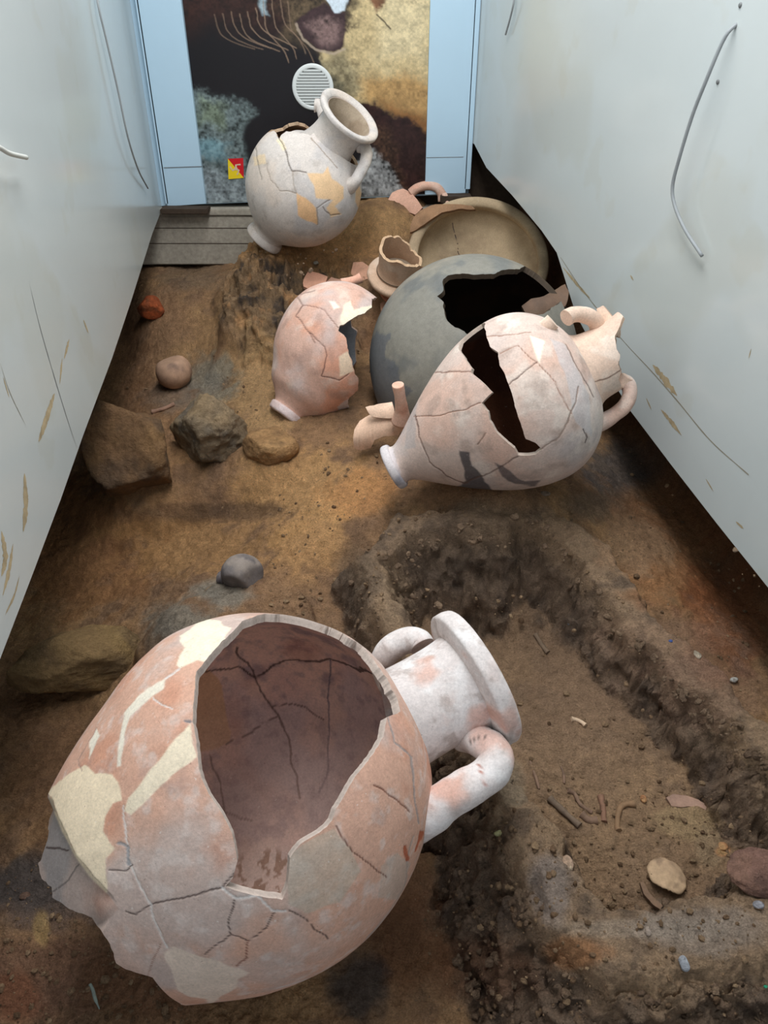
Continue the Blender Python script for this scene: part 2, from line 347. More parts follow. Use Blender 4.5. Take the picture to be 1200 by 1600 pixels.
# crumbs of soil, stuff
def ico(sub):
    import bmesh
    bm = bmesh.new(); bmesh.ops.create_icosphere(bm, subdivisions=sub, radius=1)
    V = np.array([v.co[:] for v in bm.verts]); Fa = np.array([[v.index for v in f.verts] for f in bm.faces]); bm.free(); return V, Fa
def crumbs(name, label, regions, seed, lo, hi, c1, c2):
    rs = np.random.RandomState(seed); V0, F0 = ico(1); Vs, Fs, Cs = [], [], []; k = 0
    for (ax, ay, bx, by, n) in regions:
        X = rs.uniform(ax, bx, n); Y = rs.uniform(ay, by, n)
        Pq = PD(X, Y, 1.1)
        for _ in range(6):
            r = ray(X, Y); Pq = CAM + r*((CZ-ground(Pq[:, 0], Pq[:, 1]))/(-r[:, 2]))[:, None]
        for P in Pq:
            s = lo+(hi-lo)*rs.rand()**4
            J = V0*(0.7+0.6*rs.rand(1, 3))*s*(1+0.25*rs.randn(len(V0), 1).clip(-1, 1))
            Vs.append(J+P+[0, 0, s*0.25]); Fs.append(F0+k); k += len(V0)
            t = rs.rand(); Cs.append(np.tile(lin(c1)*(1-t)+lin(c2)*t, (len(V0), 1)))
    o = mesh(name, np.vstack(Vs), np.vstack(Fs), M_SOIL, cols=np.vstack(Cs), smooth=False)
    return tag(o, label, 'soil', kind='stuff')

# ------------------------------------------------------------------ booth walls
def panel(name, pts_inner, outward, mat, thick=0.016, kind='structure', label=None, parent=None):
    P = np.array(pts_inner); n = len(P); Q2 = P + np.asarray(outward)*thick
    V = np.vstack([P, Q2]); fs = [np.array([list(range(n))]), np.array([list(range(2*n-1, n-1, -1))])]
    fs += [np.array([[k, n+k, n+(k+1) % n, (k+1) % n]]) for k in range(n)]
    o = mesh(name, V, fs, mat, parent, smooth=False, origin=None if parent is not None else P.mean(0))
    if kind: o['kind'] = kind
    if label: o['label'] = label
    return o
TOP = CZ + 1.1
def PR(px, py, off=0.0):          # on the right wall
    r = ray(px, py); # x = .316+.21*(2.9-y)-off
    t = (0.316+0.21*2.9-off)/(r[0]+0.21*r[1]); return CAM+r*t
def PL(px, py, off=0.0):
    r = ray(px, py); return CAM + r*((XL+SL*YB+off)/(r[0]+SL*r[1]))
nR = nrm([1, 0.21, 0])
rb = [PR(741,225), PR(760,262), PR(800,305), PR(846,360), PR(870,395), PR(884,440), PR(900,492), PR(940,566), PR(985,642), PR(1050,728), PR(1120,818), PR(1200,918)]
last = rb[-1]; e1 = last + (rb[-1]-rb[-3])*1.4
yb0 = rb[0][1]
right_poly = [np.array([xr(e1[1]), e1[1], e1[2]]), np.array([xr(-0.2), -0.2, e1[2]]), np.array([xr(-0.2), -0.2, TOP]), np.array([xr(YB), YB, TOP]), np.array([xr(YB), YB, rb[0][2]])] + rb
panel('wall_right', right_poly, nR, M_WHITE, label='glossy white laminate panel wall on the right')
lb = [PL(251,332), PL(238,365), PL(205,470), PL(175,560), PL(130,680), PL(95,780), PL(48,905), PL(0,1030)]
lm = (lb[-1]-lb[-2]); e2 = lb[-1]+lm*2
left_poly = [np.array([XL, YB, TOP]), np.array([xl(-.2), -0.2, TOP]), np.array([xl(-.2), -0.2, e2[2]]), np.array([xl(e2[1]), e2[1], e2[2]])] + lb[::-1] + [np.array([XL, YB, lb[0][2]])]
nL = nrm([-1, -SL, 0])
panel('wall_left', left_poly, nL, M_WHITE, label='glossy white laminate panel wall on the left')
# back wall: white board, bottom edge slightly raised to the right
def PB(px, py, off=0.0): return PY(px, py, YB-off)
bl_, br_ = PB(250, 322), PB(738, 303)
panel('wall_back', [np.array([XL-0.02, YB, bl_[2]]), np.array([xr(YB)+0.0, YB, br_[2]]), np.array([xr(YB)+0.0, YB, TOP]), np.array([XL-0.02, YB, TOP])], (0, 1, 0), M_FRAMEW, label='pale blue white back wall board')
# trims in the corners and frame boards beside the print
def bar(name, p0, p1, w, d, nrm_in, mat, kind=None, label=None, parent=None):
    p0, p1 = np.array(p0), np.array(p1); ax = p1-p0; side = np.cross(nrm(ax), nrm_in)
    o = box(name, (p0+p1)/2+np.asarray(nrm_in)*d/2, side*w/2, ax/2, np.asarray(nrm_in)*d/2, mat, parent, bev=0.002)
    if kind: o['kind'] = kind
    if label: o['label'] = label
    return o
def vert(px, py, wallf, top=TOP):
    p = wallf(px, py); q = p.copy(); q[2] = top; return p, q
p, q = vert(247, 326, PL); p[1] = q[1] = YB-0.012
bar('trim_1', p+[0.01, 0, 0], q+[0.01, 0, 0], 0.02, 0.012, (1, 0, 0), M_FRAMEW, 'structure')
p = np.array([xr(YB-.02)-0.012, YB-0.012, rb[0][2]-0.15]); q = p.copy(); q[2] = TOP
bar('trim_2', p, q, 0.02, 0.01, (0, -1, 0), M_FRAMEW, 'structure')
# raised boards left and right of the print
a0, a1 = PB(262, 322, .02), PB(322, 318, .02)
panel('trim_3', [np.array([a0[0], YB-.022, a0[2]]), np.array([a1[0], YB-.022, a1[2]]), np.array([a1[0], YB-.022, TOP]), np.array([a0[0], YB-.022, TOP])], (0, 1, 0), M_FRAMEW, 0.02, label='pale blue white board left of the printed panel')
a0, a1 = PB(664, 304, .02), PB(727, 301, .02)
panel('trim_4', [np.array([a0[0], YB-.022, a0[2]]), np.array([a1[0], YB-.022, a1[2]]), np.array([a1[0], YB-.022, TOP]), np.array([a0[0], YB-.022, TOP])], (0, 1, 0), M_FRAMEW, 0.02, label='pale blue white board right of the printed panel')
# seams of the two boards
bar('trim_5', PB(256, 262, .023), PB(316, 260, .023), 0.0022, 0.0008, (0, -1, 0), M_STEEL, 'structure')
bar('trim_6', PB(666, 246, .023), PB(724, 245, .023), 0.0016, 0.0006, (0, -1, 0), M_CABLE, 'structure')
# added unseen cover over the banks outside the panels, keeps daylight out from under them
zc = CZ-0.13
panel('light_shield_left', [np.array([xl(-.6)-.019, -0.6, zc]), np.array([xl(3.2)-.019, 3.2, zc]), np.array([-2.6, 3.2, zc]), np.array([-2.6, -0.6, zc])], (0, 0, 1), M_DKWOOD, 0.02, label='unseen light-blocking cover outside the left panel')
panel('light_shield_right', [np.array([xr(-.6)+.018, -0.6, zc]), np.array([2.6, -0.6, zc]), np.array([2.6, 3.2, zc]), np.array([xr(3.2)+.018, 3.2, zc])], (0, 0, 1), M_DKWOOD, 0.02, label='unseen light-blocking cover outside the right panel')
panel('dark_backboard', [np.array([-2.4, YB+.06, 0.1]), np.array([2.4, YB+.06, 0.1]), np.array([2.4, YB+.06, zc]), np.array([-2.4, YB+.06, zc])], (0, 1, 0), M_DKWOOD, 0.02, label='added dark board closing the gap at the back right')  # added dark board, closes the gap under the back wall
# beams under the back wall
def beam(name, x0, x1, zt, zb, y0, y1, label, mat):
    t = box(name, ((x0+x1)/2, (y0+y1)/2, (zt+zb)/2), ((x1-x0)/2, 0, 0), (0, (y1-y0)/2, 0), (0, 0, (zt-zb)/2), mat, bev=0.004)
    return tag(t, label, 'beam')
zt = bl_[2]-0.004
beam('timber_beam', XL-.25, 0.36, zt-0.024, zt-0.20, YB-0.03, YB+0.05, 'thick weathered grey beam under the back wall', M_WOOD)
for zg_ in (.066, .121):
    g_ = box('groove', ((XL+.36)/2-.1, YB-.0305, zt-zg_), (.58, 0, 0), (0, .0010, 0), (0, 0, .0010), M_DKWOOD, bpy.data.objects['timber_beam'], bev=.0004)
beam('timber_batten', XL-.25, 0.36, zt, zt-0.022, YB-0.035, YB+0.05, 'thin lighter batten lying on the grey beam', M_WOOD)
for k, (xx, pxx) in enumerate(((268, 0), (314, 1))): pass
tag(box('wooden_foot', PB(290, 328, .05)+[0, 0.0, 0], (0.085, 0, 0), (0, 0.03, 0), (0, 0, 0.009), M_DKWOOD), 'dark flat wooden foot under the left white board', 'block')
tag(box('wooden_foot', PB(712, 310, .05)+[0, 0, 0], (0.055, 0, 0), (0, 0.03, 0), (0, 0, 0.012), M_DKWOOD), 'dark short wooden block under the right white board', 'block')

# dirt line and streaks on the panels (parts of the walls)
def ribbon(name, P, wd, nrm_in, parent, mat, seed=1, taper=True):
    P = catmull(P, 60); rs = np.random.RandomState(seed); T = nrm(np.gradient(P, axis=0)); S = np.cross(T, nrm_in)
    tt = np.linspace(0, 1, 60); wv = wd*(0.35+1.0*np.abs(np.convolve(rs.rand(60), np.ones(4)/4, 'same')))
    if taper: wv = wv*np.sin(np.pi*np.clip(tt, .02, .98))**0.6
    A = P+S*wv[:, None]/2+np.asarray(nrm_in)*0.0004; B = P-S*wv[:, None]/2+np.asarray(nrm_in)*0.0004
    V = np.vstack([A, B]); k = np.arange(59); fs = np.stack([k, k+1, 60+k+1, 60+k], -1)
    if np.dot(np.cross(V[1]-V[0], V[60]-V[0]), nrm_in) < 0: fs = fs[:, ::-1]
    return mesh(name, V, fs, mat, parent)
WR = bpy.data.objects['wall_right']; WL = bpy.data.objects['wall_left']
ribbon('dirt_line', [PR(*p) for p in ((876,402),(905,446),(925,472),(970,528),(1020,582),(1060,628),(1110,688),(1170,742))], 0.003, -nR, WR, M_MUD2, 2, False)
for k, (pts, wd) in enumerate([(((880,418),(905,448),(922,466)), .010), (((1020,570),(1040,595),(1058,618)), .020), (((1033,640),(1048,658),(1065,680)), .012), (((1010,622),(1018,640)), .005), (((1103,748),(1115,768)), .004),
                              (((985,430),(990,438)), .006), (((1170,560),(1174,545)), .003), (((1150,815),(1162,826)), .006)]):
    ribbon('mud_streak', [PR(*p) for p in pts], wd, -nR, WR, M_MUD, 10+k)
for k, (pts, wd) in enumerate([(((60,690),(72,655),(85,615)), .020), (((100,560),(108,530)), .012), (((38,740),(40,790),(36,830)), .024), (((2,830),(8,870),(2,900)), .020), (((20,850),(14,890),(4,930)), .012),
                               (((30,900),(22,930),(8,960)), .006), (((130,500),(138,520)), .012), (((5,590),(14,620)), .005), (((97,560),(93,600)), .009)]):
    ribbon('mud_streak', [PL(*p) for p in pts], wd, -nL, WL, M_MUD, 30+k)
ribbon('scratch', [PL(*p) for p in ((45,440),(62,510),(85,590),(105,655),(120,700))], 0.0035, -nL, WL, M_STEEL, 50)
ribbon('scratch', [PL(*p) for p in ((0,568),(16,615),(40,665))], 0.0022, -nL, WL, M_MUD2, 51)

# ------------------------------------------------------------------ tubes and lathes
def tube(name, pts, rad, mat, parent=None, cols=None, seg=20, n=40, flat=1.0, side=None, colfn=None, rough=0.0, origin=None):
    """swept ellipse along smooth points; rad list at points; flat = width factor along 'side'"""
    pts = np.asarray(pts, float); P = catmull(pts, n)
    rr = np.interp(np.linspace(0, 1, n), np.linspace(0, 1, len(rad)), rad) if np.ndim(rad) else np.full(n, rad)
    T = nrm(np.gradient(P, axis=0))
    ref = np.asarray(side, float) if side is not None else np.array([0.3, 0.2, 1.0])
    S = nrm(ref - (T@ref)[:, None]*T); B = np.cross(T, S)
    a = np.linspace(0, 2*np.pi, seg, endpoint=False)
    rings = P[:, None]+rr[:, None, None]*(np.cos(a)[None, :, None]*S[:, None]*flat+np.sin(a)[None, :, None]*B[:, None])
    V = rings.reshape(-1, 3)
    k, j = np.meshgrid(np.arange(n-1), np.arange(seg), indexing='ij')
    fs = np.stack([k*seg+j, k*seg+(j+1) % seg, (k+1)*seg+(j+1) % seg, (k+1)*seg+j], -1).reshape(-1, 4)
    if rough: V = V + nrm(V-np.repeat(P, seg, 0))*(rough*fbm(V, 40, 3, 5))[:, None]
    V = np.vstack([V, P[:1], P[-1:]]); jj = np.arange(seg)
    c0 = np.stack([np.full(seg, len(V)-2), (jj+1) % seg, jj], -1); c1 = np.stack([np.full(seg, len(V)-1), (n-1)*seg+jj, (n-1)*seg+(jj+1) % seg], -1)
    c = colfn(V) if colfn else (np.tile(lin(cols), (len(V), 1)) if cols is not None else None)
    return mesh(name, V, [fs, c0, c1], mat, parent, cols=c, flat=np.r_[len(fs):len(fs)+2*seg], origin=origin)
class Frame:
    """axis frame of a turned vessel: centre pixel, depth, image direction of the mouth end, receding share"""
    def __init__(s, px, py, z, dx, dy, cz):
        s.C = PZ(px, py, z); s.k = z/F; u, v = (px-600)/F, (py-800)/F
        a = dx*dx+dy*dy; b = 2*(dx*u*cz+dy*v*cz); c = (u*cz)**2+(v*cz)**2+cz*cz-1
        K = (-b+math.sqrt(b*b-4*a*c))/(2*a); cx, cdn = K*dx+u*cz, K*dy+v*cz
        s.A = nrm(cx*np.array([1, 0, 0]) - cdn*np.array([0, ST, CT]) + cz*np.array([0, CT, -ST]))
        toc = nrm(CAM-s.C); s.E1 = nrm(toc-np.dot(toc, s.A)*s.A); s.E2 = np.cross(s.A, s.E1)
    def pt(s, ss, r, phi): return s.C + s.A*ss*s.k + (s.E1*np.cos(phi)+s.E2*np.sin(phi))*r*s.k
def lathe_grid(fr, prof, nu, nv, warp=-0.55):
    pr = catmull(prof, nv); t = np.linspace(-np.pi, np.pi, nu, endpoint=False); phi = t+warp*np.sin(t)
    S = pr[:, 0][None]; R = np.maximum(pr[:, 1], 0.01)[None]; ph = phi[:, None]
    P = fr.C + fr.A*(S*fr.k)[..., None] + (fr.E1*np.cos(ph)[..., None]+fr.E2*np.sin(ph)[..., None])*(R*fr.k)[..., None]
    return P
def gnorm(P):
    du = np.roll(P, -1, 0)-np.roll(P, 1, 0); dv = np.gradient(P, axis=1); n = nrm(np.cross(du, dv)); return n
def shell(name, P, thick, mat, parent, keep=None, cO=None, cI=None, cE=(200, 170, 150), N=None, wrap=True):
    """open shell from a wrapped grid P(nu,nv,3); outside normal from the grid; cut where keep<0; real thickness"""
    nu, nv = P.shape[:2]
    if N is None: N = gnorm(P)
    V = P.reshape(-1, 3); N = N.reshape(-1, 3); q = gridfaces(nu, nv, wrap)
    # orient so that N is outward relative to the winding
    T = np.vstack([q[:, [0, 1, 2]], q[:, [0, 2, 3]]])
    att = np.hstack([V, N, cO, cI]); kv = np.ones(len(V)) if keep is None else keep.ravel()
    s = (kv[T] > 0).sum(1); full = T[s == 3]; mix = T[(s > 0) & (s < 3)]
    new = []; ed = {}; base = len(V); ex = []
    def cut(a, b):
        key = (a, b) if a < b else (b, a)
        if key not in ed:
            f = kv[key[0]]/(kv[key[0]]-kv[key[1]]); ed[key] = base+len(new); new.append(att[key[0]]*(1-f)+att[key[1]]*f)
        return ed[key]
    for t in mix.tolist():
        ins = [kv[i] > 0 for i in t]
        if sum(ins) == 1:
            i = ins.index(True); a, b, c = t[i], t[(i+1) % 3], t[(i+2) % 3]; ex.append((a, cut(a, b), cut(a, c)))
        else:
            i = ins.index(False); a, b, c = t[i], t[(i+1) % 3], t[(i+2) % 3]; x, y = cut(a, b), cut(a, c)
            ex.append((x, b, c)); ex.append((x, c, y))
    if new: att = np.vstack([att, np.array(new)])
    T = np.vstack([full, np.array(ex, int).reshape(-1, 3)])
    used = np.unique(T); mp = -np.ones(len(att), int); mp[used] = np.arange(len(used)); T = mp[T]; att = att[used]
    V = att[:, :3]; N = nrm(att[:, 3:6]); cO = att[:, 6:9]; cI = att[:, 9:12]; n = len(V)
    VI = V - N*(thick if np.ndim(thick) == 0 else thick)
    E = np.vstack([T[:, [0, 1]], T[:, [1, 2]], T[:, [2, 0]]]); key = np.sort(E, 1); code = key[:, 0]*n+key[:, 1]
    u, inv, cnt = np.unique(code, return_inverse=True, return_counts=True); B = E[cnt[inv] == 1]
    bv = np.unique(B); bm = -np.ones(n, int); bm[bv] = np.arange(len(bv)); m = len(bv)
    jit = 0.0012*fbm(V[bv], 260, 2, 3)
    VV = np.vstack([V, VI, V[bv], VI[bv], ((V[bv]+VI[bv])/2 + 0*jit[:, None])])
    CC = np.vstack([cO, cI, np.tile(lin(cE), (m, 1))*(1+0.10*fbm(V[bv], 120, 2, 8))[:, None], np.tile(lin(cE), (m, 1))*0.9, np.tile(lin(cE), (m, 1))*0.8])
    b0, b1 = bm[B[:, 0]], bm[B[:, 1]]
    rim1 = np.stack([b1+2*n, b0+2*n, b0+2*n+2*m, b1+2*n+2*m], -1); rim2 = np.stack([b1+2*n+2*m, b0+2*n+2*m, b0+2*n+m, b1+2*n+m], -1)
    # winding versus normal
    tn = np.cross(V[T[:2000, 1]]-V[T[:2000, 0]], V[T[:2000, 2]]-V[T[:2000, 0]]); flip = (tn*N[T[:2000, 0]]).sum() < 0
    fO, fI = T, T[:, ::-1]+n
    if flip: fO, fI, rim1, rim2 = fO[:, ::-1], fI[:, ::-1], rim1[:, ::-1], rim2[:, ::-1]
    return mesh(name, VV, [fO, fI, rim1, rim2], mat, parent, cols=CC)
def ring(name, fr, prof, mat, parent, colfn, nu=120, nv=60, cut=None, rough=0.0):
    """closed profile turned round the axis (solid)"""
    pr = np.asarray(prof, float); pr = catmull(np.vstack([pr, pr[:1]]), nv)[:-1]
    ph = np.linspace(0, 2*np.pi, nu, endpoint=False)[:, None]; S = pr[:, 0][None]; R = pr[:, 1][None]
    if rough: ph2 = np.stack([np.cos(ph)+0*S, np.sin(ph)+0*S, S/50+0*ph], -1); R = R+rough*fbm(ph2, 5, 4, 3)
    P = fr.C + fr.A*(S*fr.k)[..., None] + (fr.E1*np.cos(ph)[..., None]+fr.E2*np.sin(ph)[..., None])*(R*fr.k+0*ph)[..., None]
    V = P.reshape(-1, 3); m = len(pr); k, j = np.meshgrid(np.arange(nu), np.arange(m), indexing='ij')
    fs = np.stack([k*m+j, ((k+1) % nu)*m+j, ((k+1) % nu)*m+(j+1) % m, k*m+(j+1) % m], -1).reshape(-1, 4)
    # orientation
    c = fs[0]; area_ = 0.5*np.sum(pr[:, 0]*np.roll(pr[:, 1], -1)-np.roll(pr[:, 0], -1)*pr[:, 1])
    if area_ > 0: fs = fs[:, ::-1]
    return mesh(name, V, fs, mat, parent, cols=colfn(V))
def palette(V, base, alts, seed=0, scale=10):
    """base colour with noise-mixed alternatives [(col, lo, hi, amt, scale)]"""
    c = np.tile(lin(base), (len(V), 1))
    for k, (col, lo, hi, amt, sc) in enumerate(alts):
        f = sstep(lo, hi, fbm(V, sc, 4, seed+7*k))*amt; c = c*(1-f[:, None])+lin(col)*f[:, None]
    return c
def facing(P, N): return (N*nrm(CAM-P)).sum(-1)
def paint(c, P, N, patches=(), cracks=(), side=1, wob=3.0, seed=0):
    X, Y, _ = project(P); f = facing(P, N)*side; vis = f > -0.02
    wx = wob*fbm(P, 28, 4, seed+50); wy = wob*fbm(P, 28, 4, seed+60)
    Xw, Yw = X+wx, Y+wy
    for poly, col, amt in patches:
        m = sstep(1.5, -1.5, psdf(Xw, Yw, poly))*amt*vis; c = c*(1-m[:, None])+lin(col)*m[:, None]
    dep = np.zeros(len(P))
    for line, wd, col in cracks:
        wd *= 0.75; d, _ = segdist(Xw, Yw, line); m = sstep(wd+0.7, wd-0.5, d)*vis
        c = c*(1-0.85*m[:, None])+lin(col)*0.85*m[:, None]; dep = np.maximum(dep, m)
    return c, dep
DK = (70, 52, 48); WH = (226, 218, 212)

# ------------------------------------------------------------------ large front amphora
def vessel(name, label, loc):
    return thing(name, label, 'amphora', loc)
FA = Frame(393, 1234, 1.075, 0.885, -0.466, 0.20)
FAn = Frame(392, 1254, 1.075, 0.873, -0.488, 0.22)
JA = vessel('amphora', 'largest amphora, front, lying with a wide hole and mouth to the upper right', FA.C-[0, 0, 0.262])
def colA(V):
    return palette(V, (212, 168, 146), [((222, 174, 148), .0, .8, .7, 7), ((198, 182, 174), -.2, .6, .75, 9), ((202, 138, 108), .25, .9, .5, 12), ((222, 208, 200), .1, .9, .5, 60), ((170, 150, 144), .35, .9, .35, 22)], 3)
def colAin(V):
    return palette(V, (214, 178, 164), [((196, 178, 176), -.1, .5, .8, 6), ((226, 192, 172), .1, .7, .6, 10), ((150, 132, 134), .15, .8, .7, 24), ((150, 134, 136), .1, .8, .5, 60), ((176, 120, 100), .2, .8, .4, 8)], 23)
profA = [(-352,90),(-335,99),(-315,115),(-290,136),(-272,151),(-240,176),(-200,201),(-150,227),(-90,254),(-30,270),(25,272),(80,262),(130,242),(175,213),(212,180),(238,148),(256,116),(266,90)]
P = lathe_grid(FA, profA, 580, 350, -0.42)
sA = (P-FA.C)@FA.A/FA.k
dwn = np.cross(FA.A, nrm(FA.C-CAM)); dwn = nrm(dwn*(1 if project(FA.C+dwn*.1)[1] > project(FA.C)[1] else -1))
P = P + dwn*(np.maximum(-sA-20, 0)/330)[..., None]**1.2*34*FA.k
X, Y, _ = project(P); rel = P-FA.C; sA = rel@FA.A/FA.k; perp = (X-393)*.466+(Y-1234)*.885; ax_ = FA.C+FA.A*(sA*FA.k)[..., None]
dpoly = [(60,1225),(80,1250),(98,1300),(118,1338),(142,1370),(172,1400),(186,1420),(150,1460),(0,1500),(-50,1200)]
dd_ = psdf(X+2*fbm(P, 30, 3, 4), Y+2*fbm(P, 30, 3, 14), dpoly)
dip = sstep(2.5, -2.0, dd_)*sstep(10, 60, np.hypot(X-186, Y-1425))*(sA < -150)*21
P = P - nrm(P-ax_)*(dip*FA.k)[..., None]
N = gnorm(P)
if (N[:, 150]*(P[:, 150]-FA.C)).sum() < 0: N = -N
Pf = P.reshape(-1, 3); Nf = N.reshape(-1, 3)
Z = lambda pts: zz(pts, 0, 900, 2.0)
patA = [(Z([(640,130),(720,160),(700,210),(640,270),(615,265),(560,290),(550,280),(575,230),(565,190),(600,160)]), (240, 228, 204), 1),
        (Z([(520,320),(480,345),(430,380),(383,425),(374,490),(368,600),(380,600),(388,500),(404,440),(455,402),(510,350)]), (236, 226, 208), 1),
        (Z([(130,690),(200,630),(260,590),(300,615),(350,625),(370,650),(380,700),(350,710),(325,750),(320,800),(345,830),(365,850),(335,890),(335,1010),(280,960),(200,860),(150,780)]), (240, 220, 190), 1),
        (Z([(598,465),(620,560),(560,605),(500,655),(450,705),(410,750),(390,735),(400,695),(440,645),(500,580),(560,500)]), (238, 222, 196), 1),
        (Z([(510,1180),(540,1160),(600,1180),(650,1200),(700,1220),(785,1245),(740,1260),(735,1290),(660,1340),(560,1300)]), (230, 208, 190), 1),
        (Z([(300,480),(312,500),(272,575),(280,520)]), (236, 226, 208), 1),
        (Z([(900,880),(960,830),(1040,790),(1100,850),(1130,930),(1060,1020),(960,1060),(900,1030)]), (190, 178, 160), .6),
        (Z([(1190,1300-400),(1240,860),(1290,900),(1240,1010),(1180,1000)]), (190, 180, 168), .5)]
ckA = [(Z([(470,1025),(560,1005),(640,985),(690,975),(735,935)]), 1.6, DK), (Z([(470,1025),(430,1060),(400,1050)]), 1.2, DK),
       (Z([(735,1005),(715,1080),(720,1120),(680,1150),(640,1185)]), 1.3, DK), (Z([(720,1120),(775,1140),(830,1100),(858,1050)]), 1.3, DK),
       (Z([(900,1050),(960,1080),(980,1100),(1020,1130)]), 1.3, DK), (Z([(775,1140),(775,1200),(740,1225)]), 1.6, (128,76,60)),
       (Z([(690,975),(735,1010),(800,1000),(850,1050),(890,1050)]), 2.6, WH), (Z([(385,720),(392,800),(402,880),(440,980),(470,1030),(490,1100),(520,1165)]), 1.6, WH),
       (Z([(375,835),(400,850),(405,905)]), 3.2, (150, 150, 152)), (Z([(345,925),(400,925),(415,905)]), 1.2, DK), (Z([(455,1255),(480,1200),(500,1150)]), 1.0, (160,120,104)),
       ([(583,1225),(600,1236),(620,1248),(640,1268)], 1.6, (120,72,56)), ([(525,1292),(548,1325),(572,1345),(605,1372)], 1.5, (110,70,58)),
       ([(606,1118),(618,1160),(640,1180),(648,1225),(655,1290)], 1.6, (160,150,146)), ([(645,1310),(636,1370),(600,1440),(540,1500)], 1.3, (176,160,150)), ([(430,1545),(520,1520),(590,1460),(640,1390)], 1.5, (214,200,196)),
       (Z([(560,290),(520,320)]), 1.6, WH), (Z([(480,385),(540,415)]), 1.4, WH), (Z([(578,455),(598,462)]), 2.2, (120,120,124)), (Z([(250,610),(240,570),(300,480)]), 1.0, (170,140,128)),
       ([(635,1325),(640,1345)], 3.0, (176,84,48)), ([(660,1300),(652,1330)], 3.2, (182,90,54))]
holeA = [(415,957),(380,972),(350,1000),(320,1032),(306,1050),(302,1100),(299,1130),(307,1160),(312,1200),(325,1240),(345,1270),(362,1300),(372,1345),(364,1370),(350,1384),(375,1394),(410,1402),(442,1408),(450,1385),(452,1342),(470,1322),(500,1302),(520,1282),(525,1265),(545,1230),(562,1206),(580,1180),(600,1150),(607,1120),(617,1116),(627,1112),(620,1090),(605,1060),(585,1030),(560,1005),(530,985),(500,972),(460,960)]
def holeval(P, N, polys, wob=3.0, seed=0, fmin=0.0):
    X, Y, _ = project(P); f = facing(P, N); wx = wob*fbm(P, 35, 4, seed+70); wy = wob*fbm(P, 35, 4, seed+80)
    v = np.full(len(P), 1e3)
    for p in polys: v = np.minimum(v, psdf(X+wx, Y+wy, p))
    return np.maximum(v, (fmin-f)*400)
cO = colA(Pf); cO, dep = paint(cO, Pf, Nf, patA, ckA, 1, 4.0, 1)
cI = colAin(Pf)
ckAi = [(Z([(735,210),(790,280),(850,400),(900,500),(930,640),(945,700)]), 1.4, (60, 44, 42)), (Z([(850,400),(900,390),(960,400),(1020,440)]), 1.2, (70, 52, 50)), (Z([(620,290),(740,270),(800,300),(900,250),(1040,245),(1190,290)]), 1.5, (52, 36, 34)),
        (Z([(650,560),(680,650),(700,740),(790,775)]), 1.4, (60, 44, 42)), (Z([(1040,250),(1040,440),(1030,620),(1000,680)]), 1.3, (96, 90, 100)), (Z([(700,525),(760,500),(860,435)]), 1.3, (60, 44, 42))]
patAi = [(Z([(600,290),(640,270),(690,330),(700,420),(720,480),(715,520),(610,550)]), (206, 164, 130), 1)]
rs = np.random.RandomState(4)
ckAi = [(l_, w_*1.3, tuple(q+14 for q in c_)) for l_, w_, c_ in ckAi]
cI, _ = paint(cI, Pf, Nf, patAi, ckAi, -1, 4.0, 9)
# earth residue drops low inside the hole
X, Y, _ = project(Pf); fI = facing(Pf, Nf) < 0.0
cl = fbm(Pf, 95, 2, 77)+0.4*fbm(Pf, 34, 2, 78); dd = np.hypot((X-415)/62, (Y-1375)/52)
m = (sstep(0.18, 0.38, cl-0.45*dd+0.12))*sstep(1.1, .7, dd)*fI
cI = cI*(1-m[:, None])+lin((116, 78, 42))*m[:, None]
m = sstep(1.3, .5, dd)*fI*0.5*(1-m); cI = cI*(1-m[:, None])+lin((214, 196, 184))*m[:, None]
lowz = sstep(0.0, -0.22, Pf[:, 2]-FA.C[2])*0.5; cI = cI*(1-lowz[:, None])+lin((190, 160, 146))*lowz[:, None]
keep = holeval(Pf, Nf, [holeA], 2.5, 5)
# broken base end
flap = Z([(150,700),(158,760),(150,830),(118,900),(130,945),(160,975),(165,1005),(215,1040),(290,1068),(310,1100),(345,1150),(365,1215),(400,1235),(470,1250),(560,1275),(640,1420),(1500,1500),(1500,0),(300,-200),(150,500)])
fc = facing(Pf, Nf); sA = (Pf-FA.C)@FA.A/FA.k
kp = -psdf(X+3*fbm(Pf, 40, 3, 6), Y+3*fbm(Pf, 40, 3, 7), flap)
keep = np.minimum(keep, np.where(sA > -185, 50, np.where(fc > -0.1, kp, sA+np.where((X-393)*.466+(Y-1234)*.885 > 0, 200, 266)-np.where((X-393)*.466+(Y-1234)*.885 > 0, 0, 22)+4*fbm(Pf, 20, 3, 5))))
m = sstep(-266, -276, sA)*sstep(-140, -60, -np.abs(0*sA)-0+0*sA)
cF = palette(Pf, (186, 166, 156), [((150, 144, 142), -.1, .5, .8, 12), ((206, 178, 160), .0, .6, .6, 20), ((196, 140, 116), .1, .8, .6, 10)], 91)
cF, _ = paint(cF, Pf, Nf, (), [(Z([(150,850),(210,860)]), 2, DK), (Z([(165,985),(220,950),(250,905)]), 1.8, (120,110,106))], 1, 4, 3)
m = np.maximum(sstep(1, -2, psdf(X, Y, dpoly))*(sA < -150), sstep(-275, -300, sA)); cO = cO*(1-m[:, None])+cF*m[:, None]
Pd = Pf - Nf*(0.0007*dep)[:, None] + Nf*(0.0012*fbm(Pf, 12, 3, 2))[:, None]
shell('body', Pd.reshape(P.shape), 0.0115, M_CLAY, JA, keep, cO, cI, (206, 188, 176), N=N)
